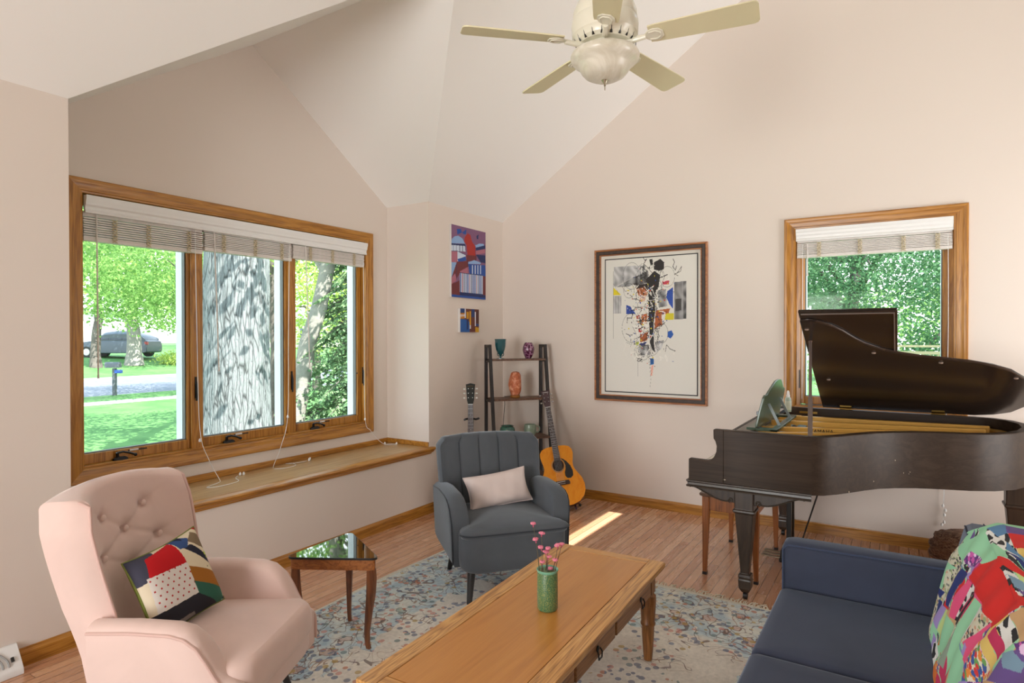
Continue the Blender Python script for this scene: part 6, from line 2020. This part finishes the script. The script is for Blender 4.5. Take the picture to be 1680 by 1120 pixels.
leaves('foliage', [(2.6, -.6, 7.2, 2.2, 2.6, 1.1), (.5, 2.4, 7.6, 2.4, 2.2, 1.2), (-2.2, 1.4, 7.6, 2.6, 2.6, 1.4), (-2.0, -2.4, 7.4, 2.6, 2.4, 1.3), (3.0, 2.2, 7.4, 1.8, 1.6, .9), (0, -1, 9.0, 3, 3, 1.2)], 9000, .16, lm_maple, 1, bt)

tree('leafy branches close outside the upper left of the wide window', (-14.5, 3.2, GZ), (-14.2, 3.4, 4.4), .12, .07, [(-10.6, 4.5, 3.15, 1.0, 1.0, .55), (-12.4, 4.9, 3.6, 1.3, 1.4, .8), (-13.8, 6.2, 4.1, 1.6, 1.6, 1.0)], 5200, .085, lm_maple, 2)
tree('bright maple tree across the lawn seen in the left pane', (-22.0, 14.9, GZ), (-22.3, 13.6, 4.2), .13, .08, [(-20.3, 10.4, 4.1, 2.2, 2.4, 1.5), (-22.5, 13.6, 4.6, 2.4, 2.8, 1.9), (-21.5, 12.0, 2.6, 2.2, 2.8, 1.0), (-23.2, 10.6, 4.9, 2.2, 2.4, 1.6), (-20.6, 9.4, 3.0, 1.8, 2.0, 1.0), (-22.6, 14.6, 2.9, 1.8, 2.0, 1.1)], 19000, .13, lm_maple, 3)
tree('thin brown tree trunk left of the mailbox beyond the road', (-37.6, 16.55, -.1), (-37.3, 16.6, 5), .26, .16, [(-37, 16, 6.2, 3.6, 3.6, 2.4), (-35, 18.5, 5.4, 3, 3, 1.6)], 5000, .20, lm_yel, 4)
tree('sunlit pale tree trunk in front of the parked car', (-37.9, 18.7, -.05), (-38.0, 18.5, 5.2), .42, .22, [(-38, 19, 6.0, 3.4, 3.6, 2.2), (-37, 21.5, 4.2, 2.8, 2.6, 1.6), (-36.5, 19.6, 3.9, 2.2, 2.6, 1.4), (-36, 17.4, 4.2, 2, 2, 1.2)], 10000, .18, lm_maple, 5, bark_l)
tree('double-stemmed tree at the right edge of the left pane beyond the road', (-38.5, 23.3, 0), (-38.2, 23.6, 4.5), .28, .18, [(-37, 23.5, 5.0, 3.4, 3.2, 2.4), (-34, 22.5, 4.2, 2.6, 2.6, 1.6)], 8000, .17, lm_maple, 6)
tree('slim grey tree between the thick trunk and the frame of the middle pane', (-12.3, 9.25, GZ), (-12.2, 9.1, 4.4), .13, .09, [(-12.6, 9.9, 3.6, 1.3, 1.3, 1.5), (-12.2, 8.9, 4.2, 1.4, 1.4, 1.2)], 3600, .10, lm_yel, 7)
tree('leaning pale tree trunk in the right pane of the wide window', (-9.15, 7.05, GZ), (-8.75, 8.15, 4.6), .17, .11, [(-9.2, 8.0, 3.3, 1.0, 1.0, .55), (-8.6, 8.3, 3.9, 1.3, 1.3, .9)], 3000, .09, lm_maple, 8, bark_l)
tree('yellow-green sunlit tree behind the leaning trunk in the right pane', (-19.5, 16.5, GZ), (-19.4, 16.4, 4.0), .16, .1, [(-18.4, 15.2, 2.6, 2.2, 2.2, 1.8), (-17.6, 16.6, 4.2, 2.6, 2.6, 1.8)], 7000, .13, lm_yel, 9)

# spruce with drooping sprays
sr = thing('spruce_tree', 'blue-green spruce with drooping branches at the right of the wide window', 'tree', (-8.55, 8.45, GZ))
mb = MB(); mb.tube([(0, 0, -.1), (0, 0, 2), (.05, 0, 5.6)], [.13, .10, .03], 10); mb.build('trunk', bark_m, sr)
rs_ = np.random.RandomState(21)
vs__, fs__ = [], []
mbb = MB()
for k in range(110):
    z = .35 + 5.0 * (k / 110) ** .95
    a = rs_.uniform(0, 2 * PI); Lb = (1.62 - .22 * z) * rs_.uniform(.75, 1.1)
    if Lb < .2: continue
    ca, sa = math.cos(a), math.sin(a)
    p0 = np.array([0, 0, z + .25]); p1 = np.array([ca * Lb * .55, sa * Lb * .55, z + .14]); p2 = np.array([ca * Lb, sa * Lb, z - .22])
    mbb.tube([tuple(p0), tuple(p1), tuple(p2)], [.016, .010, .004], 5)
    m_ = int(200 * Lb)
    tt = rs_.uniform(.12, 1.0, m_)
    pos_ = (1 - tt)[:, None] ** 2 * p0 + 2 * (tt * (1 - tt))[:, None] * p1 + (tt ** 2)[:, None] * p2
    side = np.array([-sa, ca, 0])
    off = rs_.uniform(-1, 1, m_)
    dirs = side * off[:, None] + np.array([ca, sa, 0]) * .55 + np.array([0, 0, -.55])
    ln = rs_.uniform(.08, .20, m_) * (1.1 - .4 * tt)
    for i in range(m_):
        q0 = pos_[i]; dd = dirs[i] / np.linalg.norm(dirs[i]); q1 = q0 + dd * ln[i]
        w_ = np.cross(dd, rs_.normal(size=3)); w_ /= np.linalg.norm(w_); w_ *= .019
        o_ = len(vs__)
        vs__ += [tuple(q0 - w_), tuple(q0 + w_), tuple(q1 + w_ * .4), tuple(q1 - w_ * .4)]
        fs__.append((o_, o_ + 1, o_ + 2, o_ + 3))
mbb.build('branches', bark_m, sr, kind='stuff')
me = bpy.data.meshes.new('needles'); me.from_pydata(vs__, [], fs__); me.materials.append(lm_spr)
o_ = bpy.data.objects.new('needles', me); COL.objects.link(o_); o_.parent = sr
leaves('foliage', [(0, 0, .5 + .5 * k, 1.35 - .16 * k, 1.35 - .16 * k, .30) for k in range(8)], 16000, .075, lm_spr, 77, sr, flat=.6)

# woods and houses far behind
rb = random.Random(77)
far = [(-70, 26), (-72, 36), (-66, 43), (-62, 52), (-56, 58), (-50, 46), (-58, 38), (-44, 52), (-36, 44), (-30, 52)]
labs = ['tree rising behind the far house at the left', 'tree behind the parked car', 'tree just right of the parked car in the distance', 'distant tree above the low shrubs', 'distant tree at the right edge of the left pane',
        'distant tree hidden mostly by the thick trunk', 'distant tree behind the sunlit pale trunk', 'distant tree right of the thick trunk', 'distant tree in the right pane behind the spruce', 'farthest tree at the right of the wide window']
for (x, y), lab in zip(far, labs):
    tree(lab, (x, y, gz(x)), (x, y, 5), .35, .2, [(x, y, 5.0, 4.2, 4.6, 3.2), (x + 1.5, y - 3, 3.4, 3.2, 3.4, 2.2), (x + 1, y + 3, 3.8, 3.2, 3.4, 2.4)], 3600, .34, lm_maple if rb.random() < .6 else lm_dark, int(x * -3 + y), group='trees far across the road')
for k, (x, y, lab) in enumerate(((-37.6, 21.0, 'low bright shrub behind the sunlit trunk'), (-37.2, 22.3, 'low shrub in the middle of the row past the car'), (-36.8, 23.6, 'low shrub at the right end of the row past the car'))):
    s_ = thing('shrub', lab, 'shrub', (x, y, gz(x)), 0, 'shrubs past the parked car')
    leaves('foliage', [(0, 0, .35, .9, .9, .35)], 1400, .12, lm_yel if k == 0 else lm_dark, 40 + k, s_)
def house(label, c, ang, w_, d_, h_, wall, roof):
    r = thing('house', label, 'house', c, ang)
    mb = MB(); mb.box(-w_ / 2, w_ / 2, -d_ / 2, d_ / 2, -.3, h_); mb.build('wall', wall, r, smooth=0)
    mb = MB(); mb.loft([[(x, -d_ / 2 - .4, h_), (x, 0, h_ + 2.2), (x, d_ / 2 + .4, h_), (x, d_ / 2 + .4, h_ - .15), (x, -d_ / 2 - .4, h_ - .15)] for x in (-w_ / 2 - .4, w_ / 2 + .4)]); mb.build('roof', roof, r, smooth=0)
    for x in (-w_ * .3, 0, w_ * .3):
        mb = MB(); mb.box(x - .6, x + .6, -d_ / 2 - .06, -d_ / 2 + .01, .9, 2.2); f = mb.build('window', plain('house_window', rgb(236, 236, 236), .5), r, smooth=0)
        mb = MB(); mb.box(x - .5, x + .5, -d_ / 2 - .09, -d_ / 2 - .05, 1.0, 2.1); mb.build('pane', plain('house_pane', rgb(70, 84, 100), .1), f, smooth=0)
    return r
hw = plain('house_white', rgb(232, 232, 228), .7); hr = plain('house_roof', rgb(170, 168, 166), .8)
house('white house at the far left edge of the view through the left pane', (-64, 24.5, .35), math.radians(33), 12, 8, 3.4, hw, hr)
house('pale house between the trees past the parked car', (-60, 45, .35), math.radians(40), 13, 8, 3.2, plain('house_cream', rgb(226, 214, 196), .7), hr)

# parked car
car = thing('parked_car', 'dark grey-green car parked across the road behind the tree trunks', 'car', (-41.9, 19.75, gz(-41.9)), math.atan2(.533, .846))
cp = plain('car_paint', rgb(66, 76, 84), .4, .2, Coat_Weight=.2)
def csec(x, zb, zt, wb, wt):
    return [(x, -wb, zb), (x, wb, zb), (x, wb, (zb + zt) * .55), (x, wt, zt - .02), (x, wt * .9, zt), (x, -wt * .9, zt), (x, -wt, zt - .02), (x, -wb, (zb + zt) * .55)]
mb = MB()
mb.loft([csec(-2.30, .42, .72, .70, .66), csec(-2.22, .28, .86, .84, .78), csec(-1.6, .26, .98, .90, .82), csec(-1.1, .26, 1.04, .91, .84), csec(1.3, .26, 1.06, .91, .84), csec(2.1, .28, 1.08, .88, .80), csec(2.28, .34, 1.00, .84, .74)])
mb.build('body', cp, car, bevel=.03)
mb = MB()
mb.loft([csec(-1.15, 1.0, 1.06, .80, .78), csec(-.45, 1.0, 1.56, .80, .62), csec(.3, 1.0, 1.66, .80, .64), csec(1.2, 1.0, 1.62, .80, .62), csec(1.95, 1.0, 1.30, .78, .64), csec(2.12, 1.0, 1.08, .76, .70)])
mb.build('cabin', cp, car, bevel=.02)
for x0, x1, xa, xb in ((-.85, -.12, -.48, -.12), (-.06, .72, -.06, .72), (.78, 1.65, .78, 1.38)):
    mb = MB(); mb.prism([(x0, 1.10), (x1, 1.10), (xb, 1.48), (xa, 1.48)], 0, 1, lambda a, b, d: (a, -.835 + (b - 1.1) * .36 + d * .05, b)); mb.build('side_window', plain('car_glass', rgb(36, 44, 50), .06), car, smooth=0)
for x in (-1.42, 1.42):
    for y in (-.80, .80):
        mb = MB(); mb.cyl((x, y - .11, .34), (x, y + .11, .34), .34, n=24); wh = mb.build('wheel', M['black'], car)
        mb = MB(); mb.cyl((x, y - .12 * (1 if y < 0 else -1) - .005, .34), (x, y, .34), .21, n=16); mb.build('rim', M['steel'], wh)
mb = MB(); mb.box(-2.30, -2.1, -.80, -.55, .62, .76); mb.build('headlamp', M['white'], car, bevel=.02)
mb = MB(); mb.box(2.12, 2.29, -.84, -.66, .78, .98); mb.build('tail_lamp', plain('tail_red', rgb(150, 40, 36), .3), car, bevel=.02)

# mailbox at the road edge
mbx = thing('mailbox', 'dark grey mailbox on a post by the road with a blue newspaper box below it', 'mailbox', (-23.9, 11.12, GZ), math.atan2(.533, .846))
mb = MB(); mb.box(-.055, .055, -.055, .055, -.05, .98); mb.build('post', plain('post_wood', rgb(84, 88, 92), .7), mbx, bevel=.005, smooth=0)
mb = MB(); mb.loft([[(x, a, b + 1.10) for a, b in [(-.09, -.10), (.09, -.10), (.09, .03), (.075, .07), (.04, .10), (-.04, .10), (-.075, .07), (-.09, .03)]] for x in (-.30, .20)]); mb.build('box', plain('mailbox_grey', rgb(86, 90, 96), .45, .3), mbx, smooth=30)
mb = MB(); mb.box(-.306, -.300, -.085, .085, 1.01, 1.18); mb.build('door', plain('mailbox_door', rgb(130, 134, 140), .4), mbx, smooth=0)
mb = MB(); mb.box(.02, .26, -.06, .06, .80, .92); mb.build('newspaper_box', plain('news_blue', rgb(48, 88, 168), .5), mbx, bevel=.01, smooth=0, label='blue newspaper box')

# behind the back wall window
tree('broad dark green tree with forked trunk behind the piano window', (-1.35, 19.5, GZ), (-1.0, 19.2, 3.6), .20, .13, [(-2.0, 18.2, 3.7, 2.4, 2.4, 1.9), (.3, 18.4, 4.4, 2.4, 2.6, 1.8), (-.8, 17.4, 3.0, 2.0, 1.6, 1.4), (-3.8, 19.4, 3.4, 2.0, 2.2, 1.8), (-2.6, 17.6, 2.6, 1.8, 1.6, 1.2)], 34000, .085, lm_dark, 31, branches=8)
tree('bushy green tree at the right of the piano window', (2.2, 17.0, GZ), (2.0, 17.0, 3.0), .14, .1, [(1.4, 16.0, 2.4, 1.5, 1.5, 1.7), (2.4, 16.4, 3.4, 1.8, 1.8, 1.6), (1.0, 16.6, .9, 1.2, 1.2, .9)], 24000, .075, lm_dark, 32)
tree('sunlit bush behind the wooden railing', (.2, 22.5, GZ), None, 0, 0, [(.2, 22.5, 1.2, 3.2, 2.0, 2.0)], 5000, .14, lm_maple, 33, name='bush')
tree('tall hedge tree in the distance behind the piano window, left', (-6.5, 33, GZ), (-6.5, 33, 4), .25, .15, [(-6, 33, 3.2, 4.5, 3, 3.4), (-1, 34, 3.4, 4, 3, 3.4)], 7000, .24, lm_dark, 34)
tree('tall hedge tree in the distance behind the piano window, right', (5.5, 33, GZ), (5.5, 33, 4), .25, .15, [(5, 33, 3.4, 4, 3, 3.6), (9, 33, 3, 4, 3, 3.2)], 6000, .24, lm_maple, 35)
rl = thing('wooden_railing', 'weathered wooden railing with thin balusters outside the piano window', 'railing', (.4, 14.6, GZ))
rw = plain('weathered_wood', rgb(164, 148, 116), .8)
mb = MB(); mb.box(-.75, 1.5, -.045, .045, 1.88, 1.92); mb.box(-.75, 1.5, -.03, .03, 1.74, 1.80); mb.box(-.75, 1.5, -.03, .03, .98, 1.04); mb.build('rail', rw, rl, smooth=0)
for x in (-.75, .55, 1.5):
    mb = MB(); mb.box(x - .05, x + .05, -.05, .05, 0, 1.98); mb.build('post', rw, rl, smooth=0)
for k in range(17):
    x = -.64 + k * .125
    mb = MB(); mb.box(x - .016, x + .016, -.02, .02, 1.02, 1.76); mb.build('baluster', rw, rl, smooth=0)
